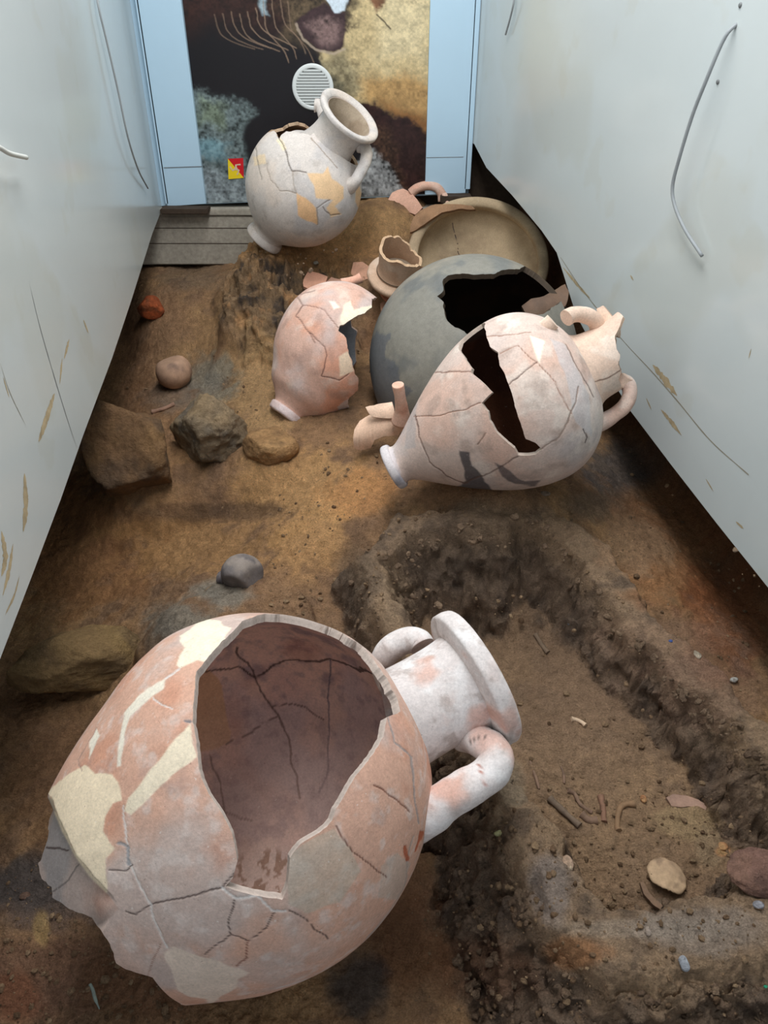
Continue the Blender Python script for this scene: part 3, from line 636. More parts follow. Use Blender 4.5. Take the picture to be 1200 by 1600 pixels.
# neck, rim, handles
def colN(V):
    return palette(V, (222, 212, 208), [((206, 170, 156), .05, .6, .7, 9), ((238, 234, 232), -.1, .5, .6, 30), ((176, 160, 152), .15, .8, .6, 60), ((214, 160, 138), .35, .8, .6, 14)], 33)
def neck(fr, prof, parent, thick, colfn, keepfn=None, nu=220, nv=90, cE=(200, 180, 168), name='neck', mat=None, cin=None):
    P = lathe_grid(fr, prof, nu, nv, -0.4); N = gnorm(P); mid = nv//2; ax = np.mean([p[0] for p in prof])
    if (N[:, mid]*(P[:, mid]-P[:, mid].mean(0))).sum() < 0: N = -N
    Pf = P.reshape(-1, 3); Nf = N.reshape(-1, 3); c = colfn(Pf)
    return shell(name, P, thick, mat or M_CLAY, parent, None if keepfn is None else keepfn(Pf, Nf), c, (cin(Pf) if cin else c*0.8), cE, N=N)
neck(FAn, [(246,102),(262,90),(272,84),(300,82),(340,82),(372,84),(392,87)], JA, 0.012, colN, lambda Pf, Nf: np.linalg.norm(Pf-FA.C, axis=1)/FA.k-272)
ring('rim', FAn, [(388,84),(390,100),(394,114),(396,119),(400,121),(412,121),(422,120),(425,117),(426,112),(425,100),(420,84),(408,74),(394,74)], M_CLAY, JA, colN, 160, 60, rough=1.2)
def zat(px, py, z): return PZ(px, py, z)
rf = 0.9
tube('handle', [zat(722,1150,1.13),zat(748,1158,1.10),zat(770,1172,1.075),zat(776,1188,1.062),zat(764,1208,1.055),zat(735,1228,1.048),zat(700,1250,1.04),zat(668,1270,1.04),zat(636,1282,1.055)],
     [.022,.023,.0245,.0255,.0255,.0255,.027,.031,.036], M_CLAY, JA, n=60, seg=28, colfn=lambda V: paint(colN(V), V, nrm(V-V.mean(0))*0+nrm(CAM-V), (), [([(748,1193),(752,1210),(762,1228)], 2.2, (170,90,60)), ([(733,1160),(745,1152),(768,1152)], 1.2, (90,80,76))], 1, 3, 2)[0], rough=0.0015)
tube('handle', [zat(660,1010,1.26),zat(655,1003,1.265),zat(640,1000,1.27),zat(622,1006,1.268),zat(606,1018,1.272),zat(592,1038,1.28)], [.021,.022,.022,.022,.021,.018], M_CLAY, JA, n=50, seg=24, colfn=colN)

# ------------------------------------------------------------------ middle amphora on the pit ridge
FB = Frame(808, 632, 1.65, 0.89, -0.45, -0.20)
JB = vessel('amphora', 'amphora with a tall jagged split, lying on the ridge by the right panel', FB.C-[0, 0, 0.195])
def colB(V): return palette(V, (212, 190, 178), [((216, 172, 150), .0, .7, .55, 8), ((192, 184, 182), .0, .6, .7, 7), ((232, 220, 208), .1, .7, .5, 20), ((168, 146, 134), .25, .9, .5, 30)], 133)
profB = [(-222,34),(-214,33),(-204,31),(-190,38),(-170,52),(-145,70),(-115,90),(-80,110),(-45,125),(-8,134),(30,135),(62,125),(88,105),(104,82),(112,64),(116,52)]
P = lathe_grid(FB, profB, 400, 240); N = gnorm(P)
if (N[:, 150]*(P[:, 150]-FB.C)).sum() < 0: N = -N
Pf = P.reshape(-1, 3); Nf = N.reshape(-1, 3)
ZB = lambda pts: zz(pts, 550, 450, 2.4)
holeB = ZB([(400,155),(410,190),(400,225),(430,270),(450,300),(445,315),(480,345),(525,390),(500,415),(485,432),(510,460),(515,500),(540,540),(575,570),(610,600),(625,628),(690,625),(712,605),(690,580),(650,565),(640,530),(620,480),(605,420),(590,370),(575,320),(555,290),(550,245),(520,220),(505,190),(498,150),(500,132),(450,138)])
cO = colB(Pf)
patB = [(ZB([(668,180),(720,195),(712,240),(705,280),(690,240)]), (244,236,214), 1), (ZB([(400,610),(440,620),(450,670),(480,700),(530,760),(520,790),(400,790),(395,740),(425,720)]), (66,64,70), .85),
        (ZB([(540,650),(570,665),(600,700),(650,725),(710,715),(690,740),(610,735),(560,710)]), (74,70,76), .75), (ZB([(110,620),(150,600),(200,760),(150,740)]), (208,200,204), .6), (ZB([(220,380),(245,420),(240,520),(235,600),(200,600)]), (176,172,172), .5),
        (ZB([(740,180),(800,220),(850,320),(890,400),(900,560),(840,500),(800,330)]), (196,196,200), .5)]
ckB = [(ZB(p), w_, c_) for p, w_, c_ in (([(285,312),(360,318),(445,315)],1.0,(120,84,68)),([(235,485),(330,475),(420,460),(480,435)],.8,(150,108,88)),([(240,480),(250,560),(290,650),(350,700),(420,730),(520,690),(625,635)],1.0,(110,84,74)),
       ([(505,185),(580,175),(670,165)],.8,(150,110,90)),([(552,245),(620,218),(640,235),(690,275),(760,350),(790,420),(830,470)],.9,(150,112,94)),([(590,362),(640,325),(695,275)],1.1,(90,66,56)),
       ([(712,605),(770,565),(815,500),(840,430),(850,370)],1.1,(150,126,112)),([(800,215),(850,310),(890,370),(905,410)],1.0,(110,90,82)),([(870,530),(885,560),(880,580)],1.2,DK),([(700,600),(640,625)],.8,DK),([(500,545),(470,590)],.8,(140,110,96)))]
cO, dep = paint(cO, Pf, Nf, patB, ckB, 1, 2.5, 11)
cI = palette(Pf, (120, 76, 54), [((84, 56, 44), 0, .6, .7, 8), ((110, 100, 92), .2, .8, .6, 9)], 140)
keep = holeval(Pf, Nf, [holeB], 1.6, 15)
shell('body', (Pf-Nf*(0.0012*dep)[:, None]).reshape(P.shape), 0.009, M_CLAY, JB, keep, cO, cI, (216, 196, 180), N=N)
# foot closing disc
ring('foot', FB, [(-226,30),(-224,37),(-217,38),(-211,33),(-212,4),(-220,3)], M_CLAY, JB, lambda V: palette(V, (214,206,206), [((90,98,120), .1, .7, .5, 20)], 5), 90, 40)
def kneckB(Pf, Nf):
    X, Y, _ = project(Pf); return psdf(X, Y, ZB([(1020,100),(985,180),(990,230),(1005,250),(1000,290),(1010,320),(1000,345),(1012,380),(1040,520),(1400,500),(1400,100)]))+1.5*fbm(Pf, 60, 3, 4)
def paintfn(cf, cr, wob=2.0, pat=()): return lambda V: paint(cf(V), V, nrm(CAM-V), pat, cr, 1, wob, 3)[0]
def colBn(V): return palette(V, (222, 194, 174), [((226, 176, 150), .0, .6, .6, 9), ((236, 222, 208), .1, .7, .5, 22)], 233)
neck(FB, [(104,76),(112,62),(122,55),(140,52),(160,51),(178,53),(192,56)], JB, 0.008, paintfn(colBn, [(ZB([(885,362),(940,345),(1010,308)]), 1.2, (120,90,76))]), kneckB, cE=(226, 196, 172))
tube('handle', [zat(930,524,1.62),zat(934,512,1.60),zat(926,498,1.585),zat(908,491,1.575),zat(894,492,1.57),zat(885,497,1.565)], [.016,.017,.0165,.0165,.0165,.017], M_CLAY, JB, n=40, colfn=colBn, rough=.001)
tube('handle_stub', [zat(836,528,1.56),zat(845,519,1.545),zat(856,509,1.535),zat(864,502,1.53)], [.025,.0185,.0165,.017], M_CLAY, JB, n=30, colfn=colBn, rough=.001)
tube('handle', [zat(966,598,1.68),zat(978,597,1.665),zat(984,612,1.655),zat(978,632,1.645),zat(960,648,1.64),zat(942,658,1.635),zat(926,662,1.64)], [.015,.016,.0155,.0155,.016,.018,.024], M_CLAY, JB, n=44, colfn=colB, rough=.001)
tube('handle_stub', [zat(970,604,1.665),zat(976,595,1.66),zat(981,588,1.655)], [.015,.015,.014], M_CLAY, JB, n=16, colfn=colBn, rough=.002)
def sherd(name, pts, plane_pt, plane_n, mat, thick=0.009, bulge=0.0, parent=None, cols=(214, 160, 132), label=None, cat='sherd', group=None, seed=0, edge=None, direc=None):
    """flat or curved fragment: outline pixels on a tilted plane, extruded away from the viewer"""
    import bmesh
    n = nrm(plane_n); p0 = np.asarray(plane_pt, float); Ps = []
    rs = np.random.RandomState(seed); dense = []
    for k in range(len(pts)):
        a, b = np.array(pts[k], float), np.array(pts[(k+1) % len(pts)], float); L = np.hypot(*(b-a)); m = max(2, int(L/6))
        for j in range(m):
            q = a+(b-a)*j/m
            if j: q = q+rs.uniform(-.7, .7, 2)
            dense.append(q)
    for q in dense:
        r = ray(q[0], q[1]); t = np.dot(p0-CAM, n)/np.dot(r, n); Ps.append(CAM+r*t)
    Ps = np.array(Ps); c = Ps.mean(0); a1 = nrm(Ps[len(Ps)//2]-Ps[0]) if direc is None else nrm(np.asarray(direc)-np.dot(direc, n)*n); a2 = np.cross(n, a1)
    bm = bmesh.new(); vs = [bm.verts.new(p) for p in Ps]; f = bm.faces.new(vs)
    bmesh.ops.triangulate(bm, faces=[f]); bmesh.ops.subdivide_edges(bm, edges=bm.edges[:], cuts=2, use_grid_fill=True)
    bmesh.ops.triangulate(bm, faces=bm.faces[:]); bm.verts.index_update()
    V = np.array([v.co[:] for v in bm.verts]); T = np.array([[v.index for v in f.verts] for f in bm.faces]); bm.free()
    R = max(np.abs((V-c)@a2).max(), 1e-3); t = ((V-c)@a2)/R; V = V - n*(bulge*t*t)[:, None]
    V = V + n*(0.0006*fbm(V, 60, 3, seed))[:, None]
    tn = np.cross(V[T[:, 1]]-V[T[:, 0]], V[T[:, 2]]-V[T[:, 0]]).sum(0)
    if np.dot(tn, n) < 0: T = T[:, ::-1]
    k = len(V); E = np.vstack([T[:, [0, 1]], T[:, [1, 2]], T[:, [2, 0]]]); code = np.sort(E, 1); code = code[:, 0]*k+code[:, 1]
    u, inv, cnt = np.unique(code, return_inverse=True, return_counts=True); B = E[cnt[inv] == 1]
    VV = np.vstack([V, V-n*thick, V, V-n*thick]); side = np.stack([B[:, 1]+2*k, B[:, 0]+2*k, B[:, 0]+3*k, B[:, 1]+3*k], -1)
    cc = palette(V, cols, [(tuple(np.clip(np.array(cols)*1.1, 0, 255)), 0, .6, .6, 25), (tuple(np.array(cols)*.82), .1, .8, .6, 30)], seed)
    ec = np.tile(lin(edge or tuple(np.array(cols)*.9)), (2*k, 1)); CC = np.vstack([cc, cc*.85, ec])
    o = mesh(name, VV, [T, T[:, ::-1]+k, side], mat, parent, cols=CC, origin=None if parent is not None else c-n*thick)
    return tag(o, label, cat if label else None, group)
tow = nrm(CAM-FB.C)
sherd('rim_fragment', [(932,482),(942,477),(951,488),(960,500),(966,514),(965,526),(950,522),(940,508),(935,494)], zat(950,502,1.60), tow+np.array([-.6, 0, .2]), M_CLAY, .016, 0.002, JB, (226, 196, 174))

# ------------------------------------------------------------------ far amphora standing askew on the mound
FC = Frame(478, 286, 2.44, 0.60, -0.80, -0.45)
JC = vessel('amphora', 'pale mended amphora with broken top, standing askew on the mound against the print', FC.C-[0, 0, 0.175])
def colC(V): return palette(V, (216, 206, 198), [((192, 188, 188), .0, .6, .7, 9), ((224, 206, 190), .0, .6, .6, 8), ((168, 156, 146), .3, .9, .4, 30)], 333)
profC = [(-114,27),(-108,26),(-98,30),(-86,46),(-72,62),(-54,76),(-30,86),(-4,90),(20,87),(44,76),(62,60),(74,44)]
FC0 = Frame(478, 290, 2.44, 0.66, -0.75, -0.16)
P = lathe_grid(FC, profC, 300, 180); N = gnorm(P)
if (N[:, 100]*(P[:, 100]-FC.C)).sum() < 0: N = -N
Pf = P.reshape(-1, 3); Nf = N.reshape(-1, 3); ZC = lambda pts: zz(pts, 360, 130, 3.3333)
cO = colC(Pf)
patC = [(ZC([(345,565),(400,600),(445,650),(455,740),(400,720),(355,690)]), (234,190,144), 1), (ZC([(400,470),(480,470),(505,440),(530,500),(590,540),(590,600),(540,640),(580,680),(520,700),(500,650),(530,610),(450,600),(440,540),(420,510)]), (236,200,158), 1),
        (ZC([(650,560),(670,520),(690,600),(670,650),(650,620)]), (236,196,150), .9), (ZC([(240,300),(260,280),(290,340),(270,350)]), (240,222,190), 1), (ZC([(120,380),(180,370),(185,420),(130,430)]), (234,208,170), .8)]
ckC = [(ZC(p), w_, c_) for p, w_, c_ in (([(250,275),(285,350),(310,430),(320,455),(370,460),(395,468)],1.1,(92,80,72)),([(425,285),(470,340),(510,390),(560,440)],.9,(150,130,112)),([(320,455),(325,520),(345,570)],.7,(160,145,130)),([(190,420),(210,500),(260,560),(345,570)],.7,(165,148,132)),([(120,300),(150,440),(160,500)],.8,(150,138,126)),([(455,740),(450,650),(520,610)],.8,(130,116,106)),([(480,650),(520,690),(570,680)],.9,(120,106,98)))]
cO, dep = paint(cO, Pf, Nf, patC, ckC, 1, 2.0, 21)
cI = palette(Pf, (150, 116, 88), [((110, 84, 66), 0, .6, .6, 10)], 150)
X, Y, _ = project(Pf); ff = facing(Pf, Nf)
cutf = ZC([(60,150),(60,300),(95,340),(115,310),(140,270),(170,255),(195,258),(230,250),(243,262),(250,292),(262,268),(290,252),(330,250),(380,262),(420,275),(440,250),(440,120)])
cutb = ZC([(60,120),(60,240),(230,242),(270,232),(300,210),(350,200),(385,212),(425,235),(440,240),(440,120)])
keep = np.where(ff > 0, psdf(X+1.2*fbm(Pf,60,3,1), Y+1.2*fbm(Pf,60,3,2), cutf), psdf(X+1.2*fbm(Pf,60,3,1), Y, cutb))
shell('body', (Pf-Nf*(0.0012*dep)[:, None]).reshape(P.shape), 0.009, M_CLAY, JC, keep, cO, cI, (206, 176, 146), N=N)
ring('foot', FC, [(-118,22),(-117,30),(-110,31),(-104,27),(-105,3),(-112,2)], M_CLAY, JC, colC, 80, 30)
FCn = Frame(513, 230, 2.36, 0.56, -0.82, -0.68)
neck(FCn, [(-26,60),(-14,47),(2,40),(20,36),(40,36),(58,41)], JC, 0.009, colC, cin=lambda V: palette(V, (186, 168, 146), [((150, 128, 106), 0, .6, .6, 14)], 1))
ring('rim', FCn, [(53,39),(54,45),(57,50),(61,51),(64,50),(65,46),(63,41),(60,38),(56,38)], M_CLAY, JC, colC, 120, 50, rough=.4)
tube('handle', [zat(560,228,2.34),zat(569,230,2.335),zat(573,240,2.33),zat(570,256,2.33),zat(562,271,2.335),zat(554,284,2.34),zat(546,290,2.36)], [.019,.019,.018,.017,.017,.018,.026], M_CLAY, JC, n=40, colfn=colC, rough=.001)
tube('handle_stub', [zat(509,178,2.40),zat(503,170,2.40),zat(497,165,2.40),zat(492,164,2.40)], [.026,.02,.018,.02], M_CLAY, JC, n=24, colfn=colC, rough=.003)

# ------------------------------------------------------------------ half amphora
FD = Frame(522, 548, 2.13, 0.60, -0.80, 0.05)
JD = vessel('amphora', 'half amphora of pink clay standing on its foot, open on the right side', FD.C-[0, 0, 0.18])
def colD(V): return palette(V, (216, 176, 158), [((222, 158, 128), .0, .6, .7, 9), ((200, 186, 182), .0, .6, .7, 8), ((232, 214, 200), .2, .8, .5, 20), ((176, 142, 128), .25, .9, .5, 30)], 433)
profD = [(-128,26),(-122,27),(-114,29),(-104,38),(-90,54),(-70,66),(-45,82),(-15,92),(15,95),(45,90),(70,76),(88,58),(96,44)]
P = lathe_grid(FD, profD, 300, 180); N = gnorm(P)
if (N[:, 100]*(P[:, 100]-FD.C)).sum() < 0: N = -N
Pf = P.reshape(-1, 3); Nf = N.reshape(-1, 3); ZD = lambda pts: zz(pts, 380, 280, 2.3077)
cO = colD(Pf)
patD = [(ZD([(360,455),(385,440),(400,470),(470,455),(470,480),(400,500),(345,535)]), (242,230,204), 1), (ZD([(310,440),(330,440),(345,465),(325,470)]), (240,230,214), 1), (ZD([(345,640),(375,620),(400,690),(345,710)]), (240,214,186), 1),
        (ZD([(340,820),(380,790),(400,830),(360,850)]), (220,220,224), .7)]
ckD = [(ZD(p), w_, c_) for p, w_, c_ in (([(180,400),(215,455),(190,495),(235,550),(290,600),(300,640),(280,710),(345,725),(380,700)],1.0,(120,88,78)),([(215,455),(290,470),(330,520),(345,540)],.8,(140,104,92)),([(235,550),(260,590)],.8,(130,96,84)),([(120,470),(180,420),(260,400)],.7,(150,120,110)))]
cO, dep = paint(cO, Pf, Nf, patD, ckD, 1, 2.0, 31)
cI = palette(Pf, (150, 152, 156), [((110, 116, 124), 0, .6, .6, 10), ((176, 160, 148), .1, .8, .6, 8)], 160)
X, Y, _ = project(Pf); ff = facing(Pf, Nf)
openf = ZD([(465,430),(462,462),(440,480),(400,498),(350,530),(345,545),(370,570),(375,610),(390,650),(400,700),(415,720),(415,760),(385,785),(375,810),(385,830),(360,845),(380,900),(640,900),(640,400)])
openb = ZD([(455,430),(462,462),(420,478),(392,500),(392,530),(412,545),(405,600),(408,660),(392,690),(380,720),(385,830),(355,850),(380,900),(640,900),(640,400)])
wv = fbm(Pf, 60, 3, 1)
keep = np.where(ff > 0, psdf(X+1.5*wv, Y+1.2*fbm(Pf, 60, 3, 2), openf), psdf(X+1.2*wv, Y, openb))
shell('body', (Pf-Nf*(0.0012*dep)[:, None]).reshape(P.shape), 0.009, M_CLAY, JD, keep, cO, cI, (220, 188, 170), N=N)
ring('foot', FD, [(-131,20),(-130,28),(-124,30),(-117,28),(-118,3),(-126,2)], M_CLAY, JD, lambda V: palette(V, (222,206,204), [((200,170,160),0,.6,.6,20)], 2), 80, 30)

# ------------------------------------------------------------------ big dark pithos with black hole
FE = Frame(737, 568, 2.08, 0.25, -0.97, 0.30)
JE = thing('storage_jar', 'large round dark grey storage jar with a big black hole behind the split amphora', 'jar', FE.C-[0, 0, 0.27])
profE = [(-161,1),(-157,30),(-148,62),(-125,100),(-90,131),(-45,153),(0,161),(45,156),(85,139),(118,112),(140,80),(152,44),(156,18),(157,1)]
P = lathe_grid(FE, profE, 260, 200, -0.3); N = gnorm(P)
if (N[:, 100]*(P[:, 100]-FE.C)).sum() < 0: N = -N
Pf = P.reshape(-1, 3); Nf = N.reshape(-1, 3)
cO = palette(Pf, (132, 128, 118), [((112, 114, 112), -.1, .5, .7, 6), ((154, 144, 128), .0, .7, .6, 8), ((92, 96, 98), .2, .8, .6, 12)], 533)
cO, _ = paint(cO, Pf, Nf, [([(560,520),(600,520),(640,620),(620,640),(560,640)], (88,92,100), .7)], (), 1, 14, 3)
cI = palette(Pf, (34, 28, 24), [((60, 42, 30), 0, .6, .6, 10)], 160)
holeE = zz([(700,425),(722,400),(725,365),(740,345),(770,340),(850,345),(900,340),(950,325),(990,325),(1020,315),(1080,340),(1130,370),(1160,420),(1180,500),(1150,440),(1120,460),(1080,480),(1040,485),(1020,510),(1040,560),(1100,640),(900,640),(820,560),(760,530),(735,510),(722,480),(725,450)], 380, 280, 2.3077)
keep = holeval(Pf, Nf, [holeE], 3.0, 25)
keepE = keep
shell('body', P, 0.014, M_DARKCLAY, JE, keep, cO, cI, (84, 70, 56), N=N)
sherd('broken_edge_piece', [(815,478),(830,466),(850,462),(872,448),(884,440),(889,455),(885,475),(872,488),(850,494),(830,492),(820,487)], zat(860,490,1.97), nrm(CAM-zat(860,490,1.95))+np.array([0.1,.1,.6]), M_DARKCLAY, .012, .012, JE, (104, 78, 58))

# ------------------------------------------------------------------ basin behind
FG = Frame(748, 398, 2.58, 0.10, -0.995, -0.35)
FG.A = nrm([0.02, -0.66, 0.75]); FG.C = PY(745, 414, 2.56); t_ = nrm(CAM-FG.C); FG.E1 = nrm(t_-np.dot(t_, FG.A)*FG.A); FG.E2 = np.cross(FG.A, FG.E1)
JG = thing('basin', 'wide open brown clay basin with a cracked inside behind the dark jar', 'basin', FG.C-[0, 0, .12])
profG = [(-48,10),(-45,40),(-36,68),(-22,88),(-5,98),(10,102)]
def colG(V): return palette(V, (178, 156, 126), [((150, 128, 104), 0, .6, .6, 9), ((192, 170, 140), .1, .7, .5, 14)], 633)
def kG(Pf, Nf):
    X, Y, _ = project(Pf); d, _ = segdist(X+1.2*fbm(Pf,70,2,1), Y, [(704,346),(708,362),(714,380),(716,402)]); return d-1.0
neck(FG, profG, JG, .010, colG, kG, nu=220, nv=90, name='bowl', cin=colG)
ring('rim', FG, [(8,92),(8,104),(14,108),(20,106),(21,98),(17,92)], M_CLAY, JG, colG, 140, 40)

# ------------------------------------------------------------------ broken neck standing among sherds
FH = Frame(628, 400, 2.42, 0.30, -0.92, -0.30)
FH.A = nrm([0.16, -0.42, 0.88]); FH.C = PZ(624, 412, 2.42); t_ = nrm(CAM-FH.C); FH.E1 = nrm(t_-np.dot(t_, FH.A)*FH.A); FH.E2 = np.cross(FH.A, FH.E1)
JH = thing('jar_neck', 'broken jar neck with jagged top and wide rim below, standing among pink sherds', 'jar neck', FH.C-[0, 0, .05])
def colH(V): return palette(V, (208, 176, 150), [((190, 150, 122), 0, .6, .6, 12), ((222, 204, 186), .1, .7, .6, 14)], 733)
def kH(Pf, Nf):
    d = Pf-FH.C; s = d@FH.A/FH.k; ph = np.arctan2(d@FH.E2, d@FH.E1)
    top = 21+9*np.sin(ph*1.0+2.4)+4*np.clip(3*np.sin(2*ph+.6), -1, 1)+2.5*fbm(np.stack([np.cos(ph), np.sin(ph), 0*ph], -1), 3, 3, 4)
    return top-s
ring('rim', FH, [(-34,26),(-33,42),(-28,47),(-22,45),(-20,34),(-24,26)], M_CLAY, JH, colH, 110, 40, rough=.5)
neck(FH, [(-26,34),(-12,32),(4,33),(20,35),(40,38)], JH, .009, colH, kH, nu=200, nv=70, cE=(222,186,150), cin=lambda V: palette(V, (180,146,118), [((140,112,92),0,.6,.6,14)], 5))
ring('inner_floor', FH, [(-20,1),(-20,30),(-14,30),(-12,1)], M_CLAY, JH, lambda V: palette(V, (140,124,106), [((116,100,86),0,.6,.6,14)], 5), 60, 24)

# ------------------------------------------------------------------ sherds
UPN = np.array([0, -0.35, 1.0])
def gsherd(name, pts, label, cols, thick=.009, bulge=.004, tilt=(0, -.25, 1), lift=.004, seed=0, cat='sherd', **k):
    cx_, cy_ = np.mean([p[0] for p in pts]), np.mean([p[1] for p in pts]); b = hit(cx_, cy_); n = nrm(tilt)
    return sherd(name, pts, b+n*(thick+lift), n, M_CLAY, thick, bulge, None, cols, label, cat, seed=seed, **k)
gsherd('sherd', [(474,437),(482,421),(498,426),(512,432),(508,445),(490,452),(474,447)], 'flat pink sherd behind the top of the half amphora, left of the other', (208,154,128), seed=1)
gsherd('sherd', [(511,432),(530,436),(548,432),(552,442),(530,450),(510,446)], 'narrow pink sherd tucked behind the half amphora', (214,164,140), seed=2)
gsherd('sherd', [(552,410),(566,408),(578,416),(583,430),(570,442),(556,436),(547,428)], 'square pink sherd left of the broken jar neck', (216,164,136), seed=3, tilt=(-.2,-.5,1))
gsherd('sherd', [(584,436),(600,446),(620,458),(620,466),(608,472),(598,462)], 'pointed orange sherd under the rim of the broken jar neck', (196,128,98), seed=4, tilt=(.2,-.6,1))
gsherd('sherd', [(594,474),(604,468),(612,476),(606,490),(596,488)], 'small brown sherd left of the dark storage jar', (176,134,110), seed=5)
gsherd('sherd', [(648,430),(660,424),(664,434),(652,440)], 'tiny pink sherd right of the broken jar neck', (220,168,144), seed=6)
def colP(V): return palette(V, (222, 180, 158), [((226, 164, 138), 0, .6, .6, 20), ((232, 206, 190), .1, .8, .5, 26)], 833)
b = hit(560, 445)
o = tube('handle_fragment', [PZ(534,443,2.14)+[0,0,0], PZ(546,440,2.14), PZ(557,437,2.14), PZ(564,434,2.14)], [.014,.013,.012,.014], M_CLAY, None, colfn=colP, n=24, origin=PZ(549,440,2.14), rough=.001)
tag(o, 'short round handle fragment lying on top of the half amphora', 'sherd')
# rim sherd with handle in front of the back wall
b = hit(645, 338)
G = thing('handle_sherd', 'pink jar shoulder sherd with an arched handle, below the right white board', 'sherd', b)
zg = (b-CAM)[1]*CT-(b-CAM)[2]*ST
sherd('wall_piece', [(603,316),(612,300),(628,292),(642,300),(652,312),(660,324),(648,334),(630,328),(612,322)], PZ(632,314,zg+.0), nrm([-.3,-.8,.6]), M_CLAY, .010, .012, G, (222,174,150), seed=8)
tube('handle', [PZ(642,302,zg+.01),PZ(652,294,zg),PZ(668,290,zg),PZ(682,293,zg),PZ(690,303,zg+.01),PZ(692,314,zg+.02)], [.017,.016,.016,.016,.016,.018], M_CLAY, G, n=40, colfn=colP)
o = tube('handle_fragment', [PZ(694,303,zg-.02),PZ(697,312,zg-.02),PZ(701,322,zg-.02)], [.010,.012,.012], M_CLAY, None, colfn=colP, n=16, origin=PZ(697,312,zg+.03))
tag(o, 'small pale stub of a handle right of the arched handle sherd', 'sherd')
bb = hit(690, 350)
o = sherd('sherd', [(640,362),(645,340),(655,325),(672,316),(700,318),(735,320),(742,324),(715,326),(690,332),(668,346),(650,358)], PY(690,336,2.60), nrm([-.2,-.7,.6]), M_CLAY, .012, .02, None, (146,112,84), 'long curved brown sherd along the top edge of the basin', seed=9)
gsherd('sherd', [(700,318),(738,316),(744,322),(720,325)], 'flat tan sherd behind the basin rim', (206,172,138), seed=10)
# thin pale stick left of the handle sherd
# sherd with handle in front of the split amphora
b = hit(585, 706); yg = b[1]-0.01
G = thing('handle_sherd', 'pink arched shoulder sherd with upright handle stump beside the split amphora foot', 'sherd', b)
sherd('wall_piece', [(552,690),(553,672),(560,660),(574,652),(596,651),(616,652),(632,656),(634,668),(622,682),(600,682),(585,688),(578,702),(562,706),(552,700)], PY(590,676,yg-.02), nrm([-.1,-1,.35]), M_CLAY, .010, .03, G, (222,186,160), seed=12, edge=(230,196,172))
sherd('upper_piece', [(571,636),(590,631),(612,627),(616,640),(617,653),(600,653),(580,651)], PY(595,642,yg-.005), nrm([-.1,-.9,.6]), M_CLAY, .010, .008, G, (228,196,172), seed=13)
tube('handle', [PY(627,658,yg-.03),PY(628,642,yg-.04),PY(625,620,yg-.05),PY(622,601,yg-.055)], [.024,.016,.0135,.0135], M_CLAY, G, n=30, colfn=colP, rough=.001)

# ------------------------------------------------------------------ rocks and finds
def rock(name, label, pxy, half, seed, cols, depth_drop=None, flatn=9, sink=0.35, rotz=0.0, tiltx=0.0, cat='rock', mat=None, rough=1.0, vhalf=None, sub=5, centre=None, cuts=None):
    rs = np.random.RandomState(seed); V0, F0 = ico(sub)
    b = hit(*pxy) if centre is None else centre; z = (b-CAM)[1]*CT-(b-CAM)[2]*ST
    nn = nrm(rs.randn(flatn, 3)); dd = rs.uniform(.62, .9, flatn)
    if cuts is not None: nn = np.vstack([nn, nrm(cuts)]); dd = np.r_[dd, np.full(len(cuts), .6)]
    dot = V0@nn.T; r = np.min(np.where(dot > 0.05, dd/np.maximum(dot, .05), 9), 1); r = np.minimum(r, 1.0)
    soft = 0.06; r = r-0*soft
    W = V0*r[:, None]; W = W*(1+rough*(0.05*fbm(W+seed, 2.2, 3, seed)+0.035*ridged(W+seed, 5, 4, seed+3)+0.015*fbm(W+seed, 18, 3, seed+5)))[:, None]
    hx, hy, hz = half; W = W*[hx, hy, hz]
    c, s = math.cos(tiltx), math.sin(tiltx); W = W@np.array([[1, 0, 0], [0, c, s], [0, -s, c]])
    c, s = math.cos(rotz), math.sin(rotz); W = W@np.array([[c, s, 0], [-s, c, 0], [0, 0, 1]])
    W = W+b+[0, 0, hz*(1-2*sink)]
    c0, c1, c2 = [tuple(min(250, q*1.26) for q in c_) for c_ in cols]; cc = palette(W, c0, [(c1, -.1, .6, .8, 0.8/hx), (c2, .1, .7, .7, 1.6/hx)], seed)
    o = mesh(name, W, F0, mat or M_ROCK, None, cols=cc, origin=b)
    return tag(o, label, cat)
rock('stone', 'large smooth brown stone half under the left panel', (208,730), (.13,.175,.145), 14, ((112,86,62),(134,104,70),(84,70,58)), sink=.3, rotz=.5, tiltx=.2, rough=1.0)
rock('stone', 'blocky grey brown stone right of the large smooth one', (334,705), (.108,.115,.10), 23, ((120,104,84),(142,120,92),(98,92,84)), sink=.2, rotz=.25, rough=1.7)
rock('stone', 'rounded soil-covered stone at the foot of the half amphora', (425,705), (.075,.065,.05), 5, ((150,116,80),(166,130,90),(126,98,70)), sink=.35, rotz=.1, rough=.6)
rock('stone', 'oblong yellow brown stone lying left of the largest amphora', (132,1065), (.150,.085,.075), 31, ((128,104,72),(146,120,80),(100,82,62)), sink=.15, rotz=.42, rough=1.2, flatn=7)
rock('stone', 'reddish stone at the right edge of the burial pit', (1182,1372), (.046,.036,.026), 41, ((126,96,84),(140,108,92),(96,74,66)), sink=.25, rough=.8, flatn=7)
rock('skull', 'round brown skull lying in a grey hollow beyond the two stones', (275,600), (.056,.062,.054), 51, ((140,112,92),(164,130,106),(96,78,68)), sink=.12, rough=.22, flatn=1, cat='skull', mat=M_BONE, sub=4)
rock('clay_find', 'orange fired clay lump in the dark corner under the left panel', (240,492), (.052,.045,.04), 61, ((176,92,54),(140,74,46),(96,70,52)), sink=.2, rough=.7, flatn=7, cat='clay lump', sub=4)
SK = thing('skull', 'dark grey crushed skull in a hollow behind the largest amphora', 'skull', hit(376,906))
